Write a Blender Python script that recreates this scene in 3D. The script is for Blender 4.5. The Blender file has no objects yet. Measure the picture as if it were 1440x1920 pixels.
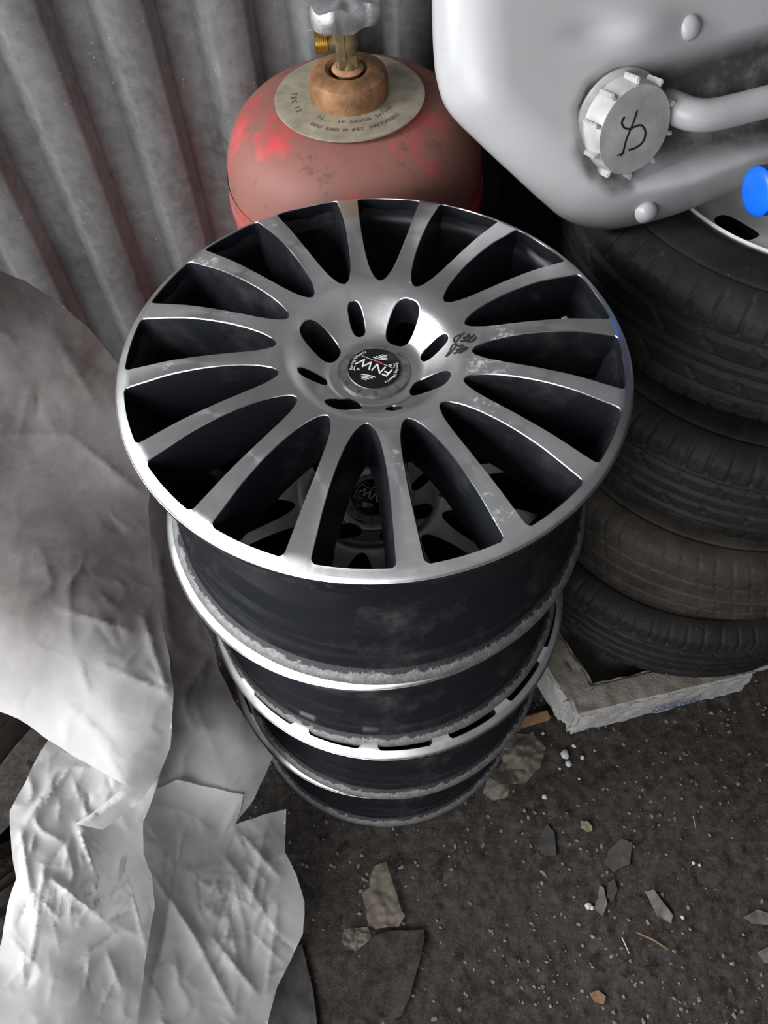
import bpy, bmesh, math, random
import numpy as np
from mathutils import Vector, Matrix, noise
from mathutils.geometry import delaunay_2d_cdt
random.seed(7); np.random.seed(7)
SC = bpy.context.scene
COL = SC.collection
PI = math.pi

# ------------------------------------------------------------------ camera
FPX, VX, VY, HC = 1575.2, 784.68, 1952.88, 1.44       # focal length in pixels, vanishing point of verticals, eye height
_up = -Vector((VX-720, VY-960, FPX)).normalized()
_Y = (Vector((0, 0, 1)) - _up*_up.z).normalized()
_X = _Y.cross(_up)
if _X.x < 0: _X = -_X
CM = Matrix((_X, _Y, _up))                            # (right, down, forward) -> world
CPOS = Vector((0, 0, HC))
cd = bpy.data.cameras.new('camera'); cam = bpy.data.objects.new('camera', cd); COL.objects.link(cam)
cd.sensor_fit = 'VERTICAL'; cd.sensor_height = 36; cd.lens = FPX/1920*36; cd.clip_start = 0.02
r_, d_, f_ = (CM @ Vector(v) for v in ((1, 0, 0), (0, 1, 0), (0, 0, 1)))
cam.matrix_world = Matrix(((r_.x, -d_.x, -f_.x, 0), (r_.y, -d_.y, -f_.y, 0), (r_.z, -d_.z, -f_.z, HC), (0, 0, 0, 1)))
SC.camera = cam

# ------------------------------------------------------------------ light
SC.view_settings.view_transform = 'Standard'; SC.view_settings.look = 'None'
SC.view_settings.gamma = 1; SC.view_settings.use_curve_mapping = False
SC.view_settings.exposure = 0.0
W = bpy.data.worlds.new('world'); SC.world = W; W.use_nodes = True
_t = W.node_tree; _bg = _t.nodes['Background']
_tc = _t.nodes.new('ShaderNodeTexCoord'); _sx = _t.nodes.new('ShaderNodeSeparateXYZ'); _rp = _t.nodes.new('ShaderNodeValToRGB')
_t.links.new(_tc.outputs['Generated'], _sx.inputs[0]); _t.links.new(_sx.outputs[2], _rp.inputs[0]); _t.links.new(_rp.outputs[0], _bg.inputs[0])
for _e, (_p, _c) in zip(_rp.color_ramp.elements, ((0.10, (.05, .05, .052)), (0.72, (.60, .61, .64)))): _e.position = _p; _e.color = (*_c, 1)
_bg.inputs[1].default_value = 0.37
def area(name, loc, target, sx, sy, power, color=(1, 1, 1)):
    l = bpy.data.lights.new(name, 'AREA'); l.shape = 'RECTANGLE'; l.size = sx; l.size_y = sy; l.energy = power; l.color = color
    o = bpy.data.objects.new(name, l); COL.objects.link(o); o.location = loc
    o.rotation_euler = (Vector(target)-Vector(loc)).to_track_quat('-Z', 'Y').to_euler(); return o
area('doorway_daylight', (-1.0, -.95, 1.32), (-0.38, 0.25, 0.38), 1.3, 1.3, 46, (0.97, 0.98, 1.0))
area('side_window_daylight', (-1.85, .28, 1.85), (0, .5, .8), .7, .9, 64, (0.95, 0.97, 1.0))

# ------------------------------------------------------------------ helpers
def ray(x, y): return CM @ Vector(((x-720)/FPX, (y-960)/FPX, 1))
def atz(x, y, z): d = ray(x, y); return CPOS + d*((z-HC)/d.z)
def aty(x, y, Y): d = ray(x, y); return CPOS + d*(Y/d.y)
def onplane(x, y, p, n): d = ray(x, y); return CPOS + d*((p-CPOS).dot(n)/d.dot(n))

def mesh_obj(name, verts, faces, mats, parent=None, smooth=True, fmat=None):
    me = bpy.data.meshes.new(name); me.from_pydata([tuple(v) for v in verts], [], faces); 
    if not isinstance(mats, (list, tuple)): mats = [mats]
    for m in mats: me.materials.append(m)
    if fmat is not None: me.polygons.foreach_set('material_index', np.array(fmat, dtype=np.int32))
    me.polygons.foreach_set('use_smooth', np.full(len(me.polygons), smooth, dtype=bool)); me.update()
    o = bpy.data.objects.new(name, me); COL.objects.link(o)
    if parent: o.parent = parent
    return o
def sharp(o, ang=35):
    bm = bmesh.new(); bm.from_mesh(o.data); a = math.radians(ang)
    for e in bm.edges:
        if len(e.link_faces) == 2 and e.calc_face_angle(0) > a: e.smooth = False
    bm.to_mesh(o.data); bm.free(); return o
def bm_obj(name, bm, mats, parent=None, smooth=True, ang=35):
    me = bpy.data.meshes.new(name); bmesh.ops.recalc_face_normals(bm, faces=bm.faces[:]); a = math.radians(ang)
    for e in bm.edges:
        if len(e.link_faces) == 2 and e.calc_face_angle(0) > a: e.smooth = False
    for f in bm.faces: f.smooth = smooth
    bm.to_mesh(me); bm.free()
    if not isinstance(mats, (list, tuple)): mats = [mats]
    for m in mats: me.materials.append(m)
    o = bpy.data.objects.new(name, me); COL.objects.link(o)
    if parent: o.parent = parent
    return o
def empty(name, mat=None, loc=None):
    o = bpy.data.objects.new(name, None); COL.objects.link(o); o.empty_display_size = .05
    if mat is not None: o.matrix_world = mat
    if loc is not None: o.location = loc
    return o
def tag(o, label, cat, group=None, kind=None):
    if label: o['label'] = label
    if cat: o['category'] = cat
    if group: o['group'] = group
    if kind: o['kind'] = kind
    return o
def lathe(prof, n=128, closed=False):
    v = []; f = []; m = len(prof)
    for i in range(n):
        a = 2*PI*i/n; c, s = math.cos(a), math.sin(a)
        for r, z in prof: v.append((r*c, r*s, z))
    for i in range(n):
        j = (i+1) % n
        for k in range(m if closed else m-1):
            k2 = (k+1) % m
            f.append((i*m+k, j*m+k, j*m+k2, i*m+k2))
    return v, f
def lathe_obj(name, prof, mat, parent=None, n=128, closed=False, ang=40):
    v, f = lathe(prof, n, closed)
    o = mesh_obj(name, v, f, mat, parent)
    bm = bmesh.new(); bm.from_mesh(o.data)
    bmesh.ops.remove_doubles(bm, verts=bm.verts[:], dist=1e-6)
    bmesh.ops.recalc_face_normals(bm, faces=bm.faces[:]); bm.to_mesh(o.data); bm.free()
    return sharp(o, ang)
def tube(name, pts, rad, mat, parent=None, n=12, closed_ends=True):
    """a round tube through the points; rad is one radius or a list"""
    P = [Vector(p) for p in pts]; R = rad if isinstance(rad, (list, tuple)) else [rad]*len(P)
    v = []; f = []; ref = None
    for i, p in enumerate(P):
        t = (P[min(i+1, len(P)-1)]-P[max(i-1, 0)]).normalized()
        if ref is None:
            ref = t.orthogonal().normalized()
        ref = (ref - t*ref.dot(t)).normalized(); b = t.cross(ref)
        for k in range(n):
            a = 2*PI*k/n; v.append(p + (ref*math.cos(a)+b*math.sin(a))*R[i])
    for i in range(len(P)-1):
        for k in range(n):
            k2 = (k+1) % n; f.append((i*n+k, i*n+k2, (i+1)*n+k2, (i+1)*n+k))
    if closed_ends: f.append(tuple(range(n))[::-1]); f.append(tuple((len(P)-1)*n+k for k in range(n)))
    return sharp(mesh_obj(name, v, f, mat, parent), 50)
def catmull(P, sub=6):
    P = [Vector(p) for p in P]; out = []
    for i in range(len(P)-1):
        p0, p1, p2, p3 = P[max(i-1, 0)], P[i], P[i+1], P[min(i+2, len(P)-1)]
        for s in range(sub):
            t = s/sub
            out.append(.5*((2*p1)+(p2-p0)*t+(2*p0-5*p1+4*p2-p3)*t*t+(3*p1-p0-3*p2+p3)*t**3))
    out.append(P[-1]); return out
def pip(x, y, loop):
    c = False; j = len(loop)-1
    for i in range(len(loop)):
        xi, yi = loop[i]; xj, yj = loop[j]
        if (yi > y) != (yj > y) and x < (xj-xi)*(y-yi)/(yj-yi)+xi: c = not c
        j = i
    return c
def pip_np(X, Y, loop):
    c = np.zeros(X.shape, bool); j = len(loop)-1
    for i in range(len(loop)):
        xi, yi = loop[i]; xj, yj = loop[j]
        if yi != yj:
            c ^= ((yi > Y) != (yj > Y)) & (X < (xj-xi)*(Y-yi)/(yj-yi)+xi)
        j = i
    return c
def cdt(loops, extra=()):
    """triangulate; loops[0] is the outline, the rest holes"""
    V = []; Ed = []
    for L in loops:
        b = len(V); n = len(L)
        V += [Vector(p) for p in L]; Ed += [(b+i, b+(i+1) % n) for i in range(n)]
    V += [Vector(p) for p in extra]
    vo, _, fo, _, _, _ = delaunay_2d_cdt(V, Ed, [], 0, 1e-7)
    vo = np.array([tuple(p) for p in vo]); fo = np.array(fo)
    c = vo[fo].mean(1); keep = pip_np(c[:, 0], c[:, 1], loops[0])
    for L in loops[1:]: keep &= ~pip_np(c[:, 0], c[:, 1], L)
    return vo, fo[keep]
def fbm(p, o=4): return noise.fractal(p, 1.0, 2.0, o)

# ------------------------------------------------------------------ materials
class NT:
    def __init__(s, name):
        s.m = bpy.data.materials.new(name); s.m.use_nodes = True; s.t = s.m.node_tree; s.t.nodes.clear()
        s.out = s.n('ShaderNodeOutputMaterial')
    def n(s, ty, **kw):
        x = s.t.nodes.new(ty)
        for k, v in kw.items():
            if k in x.inputs: x.inputs[k].default_value = v
            else: setattr(x, k, v)
        return x
    def l(s, a, b): s.t.links.new(a, b)
    def coord(s): 
        return s.n('ShaderNodeTexCoord').outputs['Object']
    def noise(s, scale, detail=6, rough=.6, vec=None, dist=0):
        x = s.n('ShaderNodeTexNoise'); x.inputs['Scale'].default_value = scale; x.inputs['Detail'].default_value = detail
        x.inputs['Roughness'].default_value = rough; x.inputs['Distortion'].default_value = dist
        s.l(vec if vec else s.coord(), x.inputs['Vector']); return x.outputs['Fac']
    def ramp(s, src, stops):
        x = s.n('ShaderNodeValToRGB'); e = x.color_ramp.elements
        while len(e) < len(stops): e.new(.5)
        for i, (p, c) in enumerate(stops):
            e[i].position = p; e[i].color = (c, c, c, 1) if isinstance(c, (int, float)) else (*c, 1)
        s.l(src, x.inputs[0]); return x.outputs[0]
    def mix(s, fac, a, b, mode='MIX'):
        x = s.n('ShaderNodeMix', data_type='RGBA', blend_type=mode)
        for i, v in ((0, fac), (6, a), (7, b)):
            if isinstance(v, (int, float)): x.inputs[i].default_value = v
            elif isinstance(v, tuple): x.inputs[i].default_value = (*v, 1)
            else: s.l(v, x.inputs[i])
        return x.outputs[2]
    def math(s, op, a, b=0.0):
        x = s.n('ShaderNodeMath', operation=op)
        for i, v in enumerate((a, b)):
            if isinstance(v, (int, float)): x.inputs[i].default_value = v
            else: s.l(v, x.inputs[i])
        return x.outputs[0]
    def bsdf(s, **kw):
        b = s.n('ShaderNodeBsdfPrincipled')
        for k, v in kw.items():
            k = k.replace('_', ' ')
            if isinstance(v, (int, float)): b.inputs[k].default_value = v
            elif isinstance(v, tuple): b.inputs[k].default_value = (*v, 1) if len(v) == 3 else v
            else: s.l(v, b.inputs[k])
        return b
    def bump(s, h, strength=.3, dist=.002, normal=None):
        x = s.n('ShaderNodeBump'); x.inputs['Strength'].default_value = strength; x.inputs['Distance'].default_value = dist
        s.l(h, x.inputs['Height'])
        if normal: s.l(normal, x.inputs['Normal'])
        return x.outputs[0]
    def done(s, sh): s.l(sh.outputs[0] if hasattr(sh, 'outputs') else sh, s.out.inputs[0]); return s.m

def simple(name, col, rough=.6, metal=0, var=.25, scale=30, bump=0, bscale=200):
    t = NT(name); nz = t.noise(scale)
    c = t.mix(t.ramp(nz, [(.3, 0), (.7, 1)]), tuple(x*(1-var) for x in col), tuple(min(1, x*(1+var)) for x in col))
    kw = dict(Base_Color=c, Roughness=rough, Metallic=metal)
    if bump: kw['Normal'] = t.bump(t.noise(bscale), bump)
    return t.done(t.bsdf(**kw))

def machined(name):
    t = NT(name); co = t.coord()
    big = t.noise(28, 5, .6, co); fine = t.noise(160, 4, .6, co)
    dirt = t.math('MULTIPLY', t.ramp(t.noise(14, 8, .72, co), [(.61, 0), (.68, 1)]), t.ramp(fine, [(.45, 0), (.6, 1)]))
    col = t.mix(t.ramp(big, [(.3, 0), (.75, 1)]), (.70, .70, .69), (.86, .86, .85))
    col = t.mix(t.math('MULTIPLY', dirt, .55), col, (.30, .25, .20))
    rough = t.math('ADD', t.math('MULTIPLY', big, .14), .24)
    rough = t.math('ADD', rough, t.math('MULTIPLY', dirt, .3))
    tg = t.n('ShaderNodeTangent', direction_type='RADIAL', axis='Z')
    wv = t.n('ShaderNodeTexWave', wave_type='RINGS', rings_direction='Z'); wv.inputs['Scale'].default_value = 260
    wv.inputs['Distortion'].default_value = 1.0; t.l(co, wv.inputs['Vector'])
    nb = t.bump(t.noise(90, 6, .7, co), .10, .0012)
    nb = t.bump(wv.outputs['Fac'], .03, .0004, nb)
    b = t.bsdf(Base_Color=col, Metallic=t.math('SUBTRACT', 1.0, t.math('MULTIPLY', dirt, .7)), Roughness=rough, Anisotropic=.55, Normal=nb)
    t.l(tg.outputs[0], b.inputs['Tangent']); return t.done(b)
M = {}
M['machined'] = machined('machined_aluminium')
def blackpaint(name, dust, lo, hi):
    t = NT(name); co = t.coord()
    d = t.math('MULTIPLY', t.ramp(t.noise(9, 8, .7, co), [(lo, 0), (hi, 1)]), t.ramp(t.noise(70, 6, .7, co), [(.35, .2), (.65, 1)]))
    col = t.mix(t.math('MULTIPLY', d, dust), (.010, .011, .014), (.13, .12, .115))
    return t.done(t.bsdf(Base_Color=col, Roughness=t.math('ADD', t.math('MULTIPLY', d, .25), .28), Specular_IOR_Level=.22, Normal=t.bump(t.noise(120, 5, .7, co), .08, .001)))
M['black'] = blackpaint('black_wheel_paint', .35, .5, .75)
M['barrel'] = blackpaint('black_barrel_paint', .55, .50, .75)
def rawalloy():
    # bare cast alloy whose ragged paint edge runs round the bead seat
    t = NT('raw_alloy'); co = t.coord()
    n1 = t.noise(110, 8, .75, co); n2 = t.noise(420, 4, .7, co)
    sep = t.n('ShaderNodeSeparateXYZ'); t.l(co, sep.inputs[0])
    col = t.mix(t.ramp(n1, [(.35, 0), (.65, 1)]), (.13, .128, .125), (.29, .285, .28))
    e = t.math('ADD', sep.outputs[2], t.math('MULTIPLY', t.math('SUBTRACT', t.noise(75, 9, .8, co), .5), .016))
    edge = t.n('ShaderNodeMapRange'); edge.inputs[1].default_value = -.1985; edge.inputs[2].default_value = -.1975; t.l(e, edge.inputs[0])
    col = t.mix(edge.outputs[0], col, (.012, .012, .014))
    met = t.math('MULTIPLY', t.math('SUBTRACT', 1.0, edge.outputs[0]), .6)
    return t.done(t.bsdf(Base_Color=col, Metallic=met, Roughness=.55, Normal=t.bump(n2, .6, .0015)))
M['raw'] = rawalloy()
M['chrome'] = simple('bright_metal', (.75, .75, .76), .14, 1, .05)
M['capmetal'] = simple('worn_cap_ring', (.30, .29, .29), .42, .8, .35, 90, .15, 300)
M['capblack'] = simple('black_cap_disc', (.006, .006, .0065), .22, 0, .3, 60)
M['logo'] = simple('silver_print', (.78, .78, .79), .45, .1, .1)
M['red'] = simple('red_print', (.5, .03, .05), .45, 0, .1)
M['marker'] = simple('black_marker', (.005, .005, .006), .85, 0, .2)
M['paper'] = simple('white_sticker', (.72, .72, .68), .5, 0, .1)
def galv():
    t = NT('galvanised_sheet'); co = t.coord()
    mp = t.n('ShaderNodeMapping'); mp.inputs['Scale'].default_value = (1, 1, .45); t.l(co, mp.inputs['Vector'])
    a = t.noise(11, 8, .65, mp.outputs[0]); b = t.noise(55, 6, .7, co)
    col = t.mix(t.ramp(a, [(.3, 0), (.7, 1)]), (.075, .073, .070), (.165, .165, .165))
    col = t.mix(t.math('MULTIPLY', t.ramp(b, [(.35, 0), (.7, 1)]), .35), col, (.30, .30, .30))
    st = t.ramp(t.noise(5, 6, .7, co), [(.6, 0), (.72, 1)])
    col = t.mix(t.math('MULTIPLY', st, .5), col, (.11, .085, .065))
    sp = t.ramp(t.noise(140, 3, .6, co), [(.70, 0), (.74, 1)])
    col = t.mix(t.math('MULTIPLY', sp, .5), col, (.6, .6, .6))
    return t.done(t.bsdf(Base_Color=col, Metallic=.15, Roughness=.5, Normal=t.bump(b, .12, .002)))
M['galv'] = galv()
def redpaint():
    t = NT('red_cylinder_paint'); co = t.coord()
    a = t.noise(16, 8, .68, co); b = t.noise(95, 6, .7, co)
    sep = t.n('ShaderNodeSeparateXYZ'); t.l(co, sep.inputs[0])
    top = t.n('ShaderNodeMapRange'); top.inputs[1].default_value = .70; top.inputs[2].default_value = .83; t.l(sep.outputs[2], top.inputs[0])
    col = t.mix(t.ramp(a, [(.35, 0), (.68, 1)]), (.46, .030, .045), (.62, .085, .095))
    dust = t.math('MULTIPLY', t.ramp(t.math('ADD', t.math('MULTIPLY', t.noise(12, 7, .62, co), 1.5), t.math('MULTIPLY', top.outputs[0], .30)), [(.78, 0), (1.14, 1)]), .86)
    col = t.mix(dust, col, (.175, .098, .072))
    gr = t.math('MULTIPLY', t.ramp(t.noise(24, 9, .75, co), [(.57, 0), (.66, 1)]), .8)
    col = t.mix(gr, col, (.075, .05, .042))
    fl = t.ramp(b, [(.67, 0), (.71, 1)])
    col = t.mix(t.math('MULTIPLY', fl, .5), col, (.10, .05, .045))
    return t.done(t.bsdf(Base_Color=col, Roughness=t.math('ADD', .40, t.math('MULTIPLY', dust, .3)), Normal=t.bump(b, .12, .002)))
M['redpaint'] = redpaint()
M['plate'] = simple('dull_grey_plate', (.34, .30, .225), .55, .35, .28, 40, .2, 160)
M['stamp'] = simple('stamped_letters', (.13, .115, .095), .7, .2, .2)
M['rust'] = simple('rusty_steel', (.22, .11, .05), .6, .2, .65, 32, .5, 140)
M['brassdirty'] = simple('dirty_brass', (.24, .18, .095), .5, .6, .35, 70, .25, 200)
M['brass'] = simple('bright_brass', (.55, .36, .08), .3, .9, .2)
M['zinc'] = simple('grey_cast_metal', (.38, .385, .39), .5, .7, .3, 70, .3, 160)
M['hemp'] = simple('orange_sealant', (.30, .15, .075), .8, 0, .3, 120)
def canplastic():
    t = NT('white_jerrycan_plastic'); co = t.coord()
    at = t.n('ShaderNodeAttribute', attribute_name='grime')
    g = t.math('MULTIPLY', at.outputs['Fac'], t.ramp(t.noise(22, 8, .7, co), [(.27, .5), (.55, 1)]))
    s = t.math('MULTIPLY', t.ramp(t.noise(60, 7, .75, co), [(.62, 0), (.75, 1)]), .35)
    col = t.mix(t.noise(12, 5, .6, co), (.36, .36, .36), (.44, .44, .445))
    col = t.mix(s, col, (.22, .20, .18)); col = t.mix(t.math('MULTIPLY', g, .92), col, (.030, .027, .025))
    return t.done(t.bsdf(Base_Color=col, Roughness=.36, Normal=t.bump(t.noise(45, 6, .7, co), .06, .003), Subsurface_Weight=.0))
M['can'] = canplastic()
M['cap'] = simple('grey_white_cap_plastic', (.41, .40, .385), .42, 0, .25, 30, .1, 200)
M['blue'] = simple('blue_plastic', (.005, .13, .72), .38, 0, .08)
M['bluedark'] = simple('dark_blue_plastic', (.004, .022, .16), .4, 0, .1)
def rubber(name, base, dust):
    t = NT(name); co = t.coord()
    a = t.noise(14, 8, .7, co); b = t.noise(180, 5, .7, co)
    col = t.mix(t.ramp(a, [(.35, 0), (.7, 1)]), base, dust)
    sp = t.ramp(t.noise(260, 2, .5, co), [(.74, 0), (.77, 1)])
    col = t.mix(t.math('MULTIPLY', sp, .5), col, (.25, .24, .22))
    return t.done(t.bsdf(Base_Color=col, Roughness=.62, Specular_IOR_Level=.22, Normal=t.bump(b, .25, .001)))
M['rubber'] = rubber('tyre_rubber', (.011, .0105, .0105), (.030, .0265, .023))
M['rubberdust'] = rubber('dusty_tyre_rubber', (.026, .0235, .021), (.068, .057, .046))
M['silver'] = simple('silver_wheel_paint', (.80, .79, .76), .42, .1, .10, 30)
def foam():
    t = NT('dirty_polystyrene'); co = t.coord(); geo = t.n('ShaderNodeNewGeometry')
    sep = t.n('ShaderNodeSeparateXYZ'); t.l(geo.outputs['True Normal'], sep.inputs[0])
    v = t.n('ShaderNodeTexVoronoi'); v.inputs['Scale'].default_value = 240; t.l(co, v.inputs['Vector'])
    at = t.n('ShaderNodeAttribute', attribute_name='grime')
    d = t.math('MULTIPLY', at.outputs['Fac'], t.ramp(t.noise(20, 8, .75, co), [(.25, .5), (.62, 1)]))
    col = t.mix(t.noise(60, 6, .7, co), (.34, .33, .315), (.48, .47, .46))
    col = t.mix(t.math('MULTIPLY', t.ramp(t.noise(90, 8, .8, co), [(.58, 0), (.7, 1)]), .5), col, (.25, .22, .18))
    col = t.mix(t.math('MULTIPLY', d, .93), col, (.15, .12, .085))
    return t.done(t.bsdf(Base_Color=col, Roughness=.85, Normal=t.bump(v.outputs['Distance'], .35, .002)))
M['foam'] = foam()
M['foamclean'] = simple('white_polystyrene', (.55, .54, .53), .85, 0, .12, 60, .4, 260)
M['ink'] = simple('blue_ink', (.04, .09, .24), .6, 0, .4, 120)
M['wood'] = simple('weathered_wood', (.20, .115, .05), .75, 0, .4, 40, .3, 120)
def film(name, tint, alpha, gloss=.30, grough=.55, trans=.45):
    t = NT(name); co = t.coord()
    n = t.noise(7, 7, .65, co); cr = t.n('ShaderNodeTexNoise', noise_dimensions='3D'); cr.noise_type = 'RIDGED_MULTIFRACTAL'
    cr.inputs['Scale'].default_value = 9; cr.inputs['Detail'].default_value = 5; cr.inputs['Roughness'].default_value = .5; cr.inputs['Distortion'].default_value = .6
    t.l(co, cr.inputs['Vector'])
    cr2 = t.n('ShaderNodeTexNoise', noise_dimensions='3D'); cr2.noise_type = 'RIDGED_MULTIFRACTAL'; cr2.inputs['Scale'].default_value = 30; cr2.inputs['Detail'].default_value = 3; cr2.inputs['Roughness'].default_value = .4; cr2.inputs['Distortion'].default_value = .9; t.l(co, cr2.inputs['Vector'])
    nb = t.bump(cr.outputs['Fac'], .28, .006); nb = t.bump(cr2.outputs['Fac'], .30, .003, nb); nb = t.bump(t.noise(40, 5, .6, co), .12, .003, nb)
    col = t.mix(t.ramp(n, [(.3, 0), (.7, 1)]), tuple(x*.86 for x in tint), tint)
    at = t.n('ShaderNodeAttribute', attribute_name='soil_shade'); sl = t.math('MULTIPLY', at.outputs['Fac'], t.ramp(t.noise(9, 8, .7, co), [(.25, .72), (.65, 1)]))
    col = t.mix(sl, col, (.115, .102, .097))  # dark end of the grade: dust with shade painted in
    d = t.n('ShaderNodeBsdfDiffuse'); tr = t.n('ShaderNodeBsdfTranslucent')
    for x in (d, tr): t.l(col, x.inputs['Color']); t.l(nb, x.inputs['Normal'])
    m1 = t.n('ShaderNodeMixShader'); m1.inputs[0].default_value = trans; t.l(d.outputs[0], m1.inputs[1]); t.l(tr.outputs[0], m1.inputs[2])
    g = t.n('ShaderNodeBsdfGlossy'); g.inputs['Roughness'].default_value = grough; t.l(nb, g.inputs['Normal'])
    fr = t.n('ShaderNodeLayerWeight'); fr.inputs[0].default_value = .35; t.l(nb, fr.inputs['Normal'])
    m2 = t.n('ShaderNodeMixShader'); t.l(t.math('MULTIPLY', fr.outputs[0], gloss), m2.inputs[0]); t.l(m1.outputs[0], m2.inputs[1]); t.l(g.outputs[0], m2.inputs[2])
    tp = t.n('ShaderNodeBsdfTransparent'); m3 = t.n('ShaderNodeMixShader')
    t.l(t.ramp(n, [(.25, max(0, alpha-.12)), (.75, min(1, alpha+.1))]), m3.inputs[0]); t.l(tp.outputs[0], m3.inputs[1]); t.l(m2.outputs[0], m3.inputs[2])
    return t.done(m3)
M['film'] = film('white_polythene_film', (.90, .89, .88), .93)
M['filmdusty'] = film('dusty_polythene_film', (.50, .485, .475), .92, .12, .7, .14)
M['filmgrey'] = film('grey_polythene_film', (.60, .585, .575), .84, .15, .7, .25)  # for the rear fold: shade beside the wheels put into the tint
M['clearfilm'] = film('clear_crumpled_film', (.40, .35, .28), .36)
def dirt():
    t = NT('packed_dirt'); co = t.coord()
    a = t.noise(5, 9, .7, co); b = t.noise(60, 8, .75, co); c = t.noise(330, 4, .7, co)
    col = t.mix(t.ramp(a, [(.3, 0), (.7, 1)]), (.032, .028, .026), (.086, .074, .064))
    col = t.mix(t.ramp(b, [(.42, 0), (.68, 1)]), col, (.150, .128, .110))
    col = t.mix(t.math('MULTIPLY', t.ramp(t.noise(34, 6, .7, co), [(.34, 1), (.44, 0)]), .8), col, (.014, .013, .012))
    col = t.mix(t.ramp(c, [(.66, 0), (.72, .8)]), col, (.24, .22, .20))
    nb = t.bump(b, 1.0, .022); nb = t.bump(t.noise(150, 6, .75, co), .9, .006, nb); nb = t.bump(c, .7, .004, nb)
    return t.done(t.bsdf(Base_Color=col, Roughness=.82, Specular_IOR_Level=.3, Normal=nb))
M['dirt'] = dirt()
M['gravel'] = simple('gravel', (.135, .118, .105), .75, 0, .95, 170)
M['stone'] = simple('dark_stone', (.040, .037, .033), .8, 0, .4, 50, .5, 120)
M['board'] = simple('dark_board', (.055, .050, .043), .75, 0, .35, 40, .4, 120)
M['shard'] = simple('grey_shard', (.12, .112, .10), .55, 0, .45, 40)
M['leaf'] = simple('dry_leaf', (.21, .19, .11), .7, 0, .25, 80)
M['card'] = simple('brown_card', (.060, .048, .038), .85, 0, .3, 80, .4)
M['rustscrap'] = simple('rusty_scrap', (.20, .11, .06), .8, 0, .4, 80, .4)
M['steel'] = simple('dull_steel', (.35, .34, .33), .45, .8, .3)
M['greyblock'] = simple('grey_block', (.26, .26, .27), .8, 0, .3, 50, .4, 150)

# ------------------------------------------------------------------ setting: floor and wall
def floor_h(x, y): return .007*fbm(Vector((x*6, y*6, 0)), 5) + .003*noise.noise(Vector((x*38, y*38, 3.3)))
gx_ = np.concatenate([np.arange(-1.5, -.36, .03), np.arange(-.36, .95, .0042), np.arange(.95, 1.9, .03)])
gy_ = np.concatenate([np.arange(-.8, -.14, .03), np.arange(-.14, .62, .0042), np.arange(.62, 1.7, .03)])
nx, ny = len(gx_)-1, len(gy_)-1
def micro(x, y):
    p = Vector((x*95, y*95, 7.7)); return .0016*noise.noise(p)+.0012*noise.noise(p*2.3)-.004*max(0, noise.noise(p*.42)-.28)
fv = [(x, y, floor_h(x, y)+micro(x, y)) for y in gy_ for x in gx_]
ff = [(j*(nx+1)+i, j*(nx+1)+i+1, (j+1)*(nx+1)+i+1, (j+1)*(nx+1)+i) for j in range(ny) for i in range(nx)]
tag(mesh_obj('floor', fv, ff, M['dirt']), 'dark packed dirt floor strewn with grit', 'floor', kind='structure')

# corrugated sheet wall, ribs at even spacing u along the wall
WYAW = .2; WD = Vector((1, WYAW, 0)).normalized(); WN = Vector((WYAW, -1, 0)).normalized(); WO = Vector((0, 1.15, 0))
PITCH, U0, AMP = .120, -.332, .034      # U0: where a bright flank starts
prof = []
u = U0-12*PITCH
while u < 1.9:
    prof += [(u, 0), (u+.006, .003), (u+.024, AMP-.003), (u+.029, AMP), (u+.068, AMP), (u+.073, AMP-.003), (u+.084, .003), (u+.090, 0)]; u += PITCH
zs = np.linspace(0, 1.75, 30)
wv = []; wf = []
for z in zs:
    for (uu, dd) in prof:
        w = .004*noise.noise(Vector((uu*3, z*2.2, 1.7)))
        p = WO + WD*uu + WN*(dd+w); wv.append((p.x, p.y, z-.01))
m = len(prof)
for k in range(len(zs)-1):
    for i in range(m-1): wf.append((k*m+i, k*m+i+1, (k+1)*m+i+1, (k+1)*m+i))
tag(sharp(mesh_obj('wall_back', wv, wf, M['galv']), 50), 'grey corrugated galvanised sheet wall behind everything', 'wall', kind='structure')

# ------------------------------------------------------------------ the alloy wheels
RL = .2335; NS = 16; STEP = 2*PI/NS; A0 = math.radians(4.5)
ZP = [(.033, -.0165), (.040, -.0165), (.046, -.0145), (.054, -.0075), (.062, .0005), (.070, .0078), (.077, .0122), (.084, .0149), (.092, .0163), (.105, .0179), (.125, .0196), (.15, .0200), (.18, .0176), (.205, .0125), (.2210, .0090), (.2245, .0072), (.2285, .0046), (.2312, .0027), (.2327, .0013), (.2335, 0)]
_zr = np.array(ZP)
def zface(r):
    # monotone cubic through the profile
    return float(np.interp(r, ZR, ZZ))
_s = catmull([Vector((r, z, 0)) for r, z in ZP], 10); ZR = np.array([p.x for p in _s]); ZZ = np.array([p.y for p in _s])
SPW = [(.0875, .036), (.0885, .0300), (.091, .0255), (.096, .0215), (.104, .0178), (.118, .0150), (.135, .0140), (.155, .0141), (.18, .0158), (.205, .0187), (.218, .0203), (.2245, .0212)]
_w = np.array(SPW)
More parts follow.
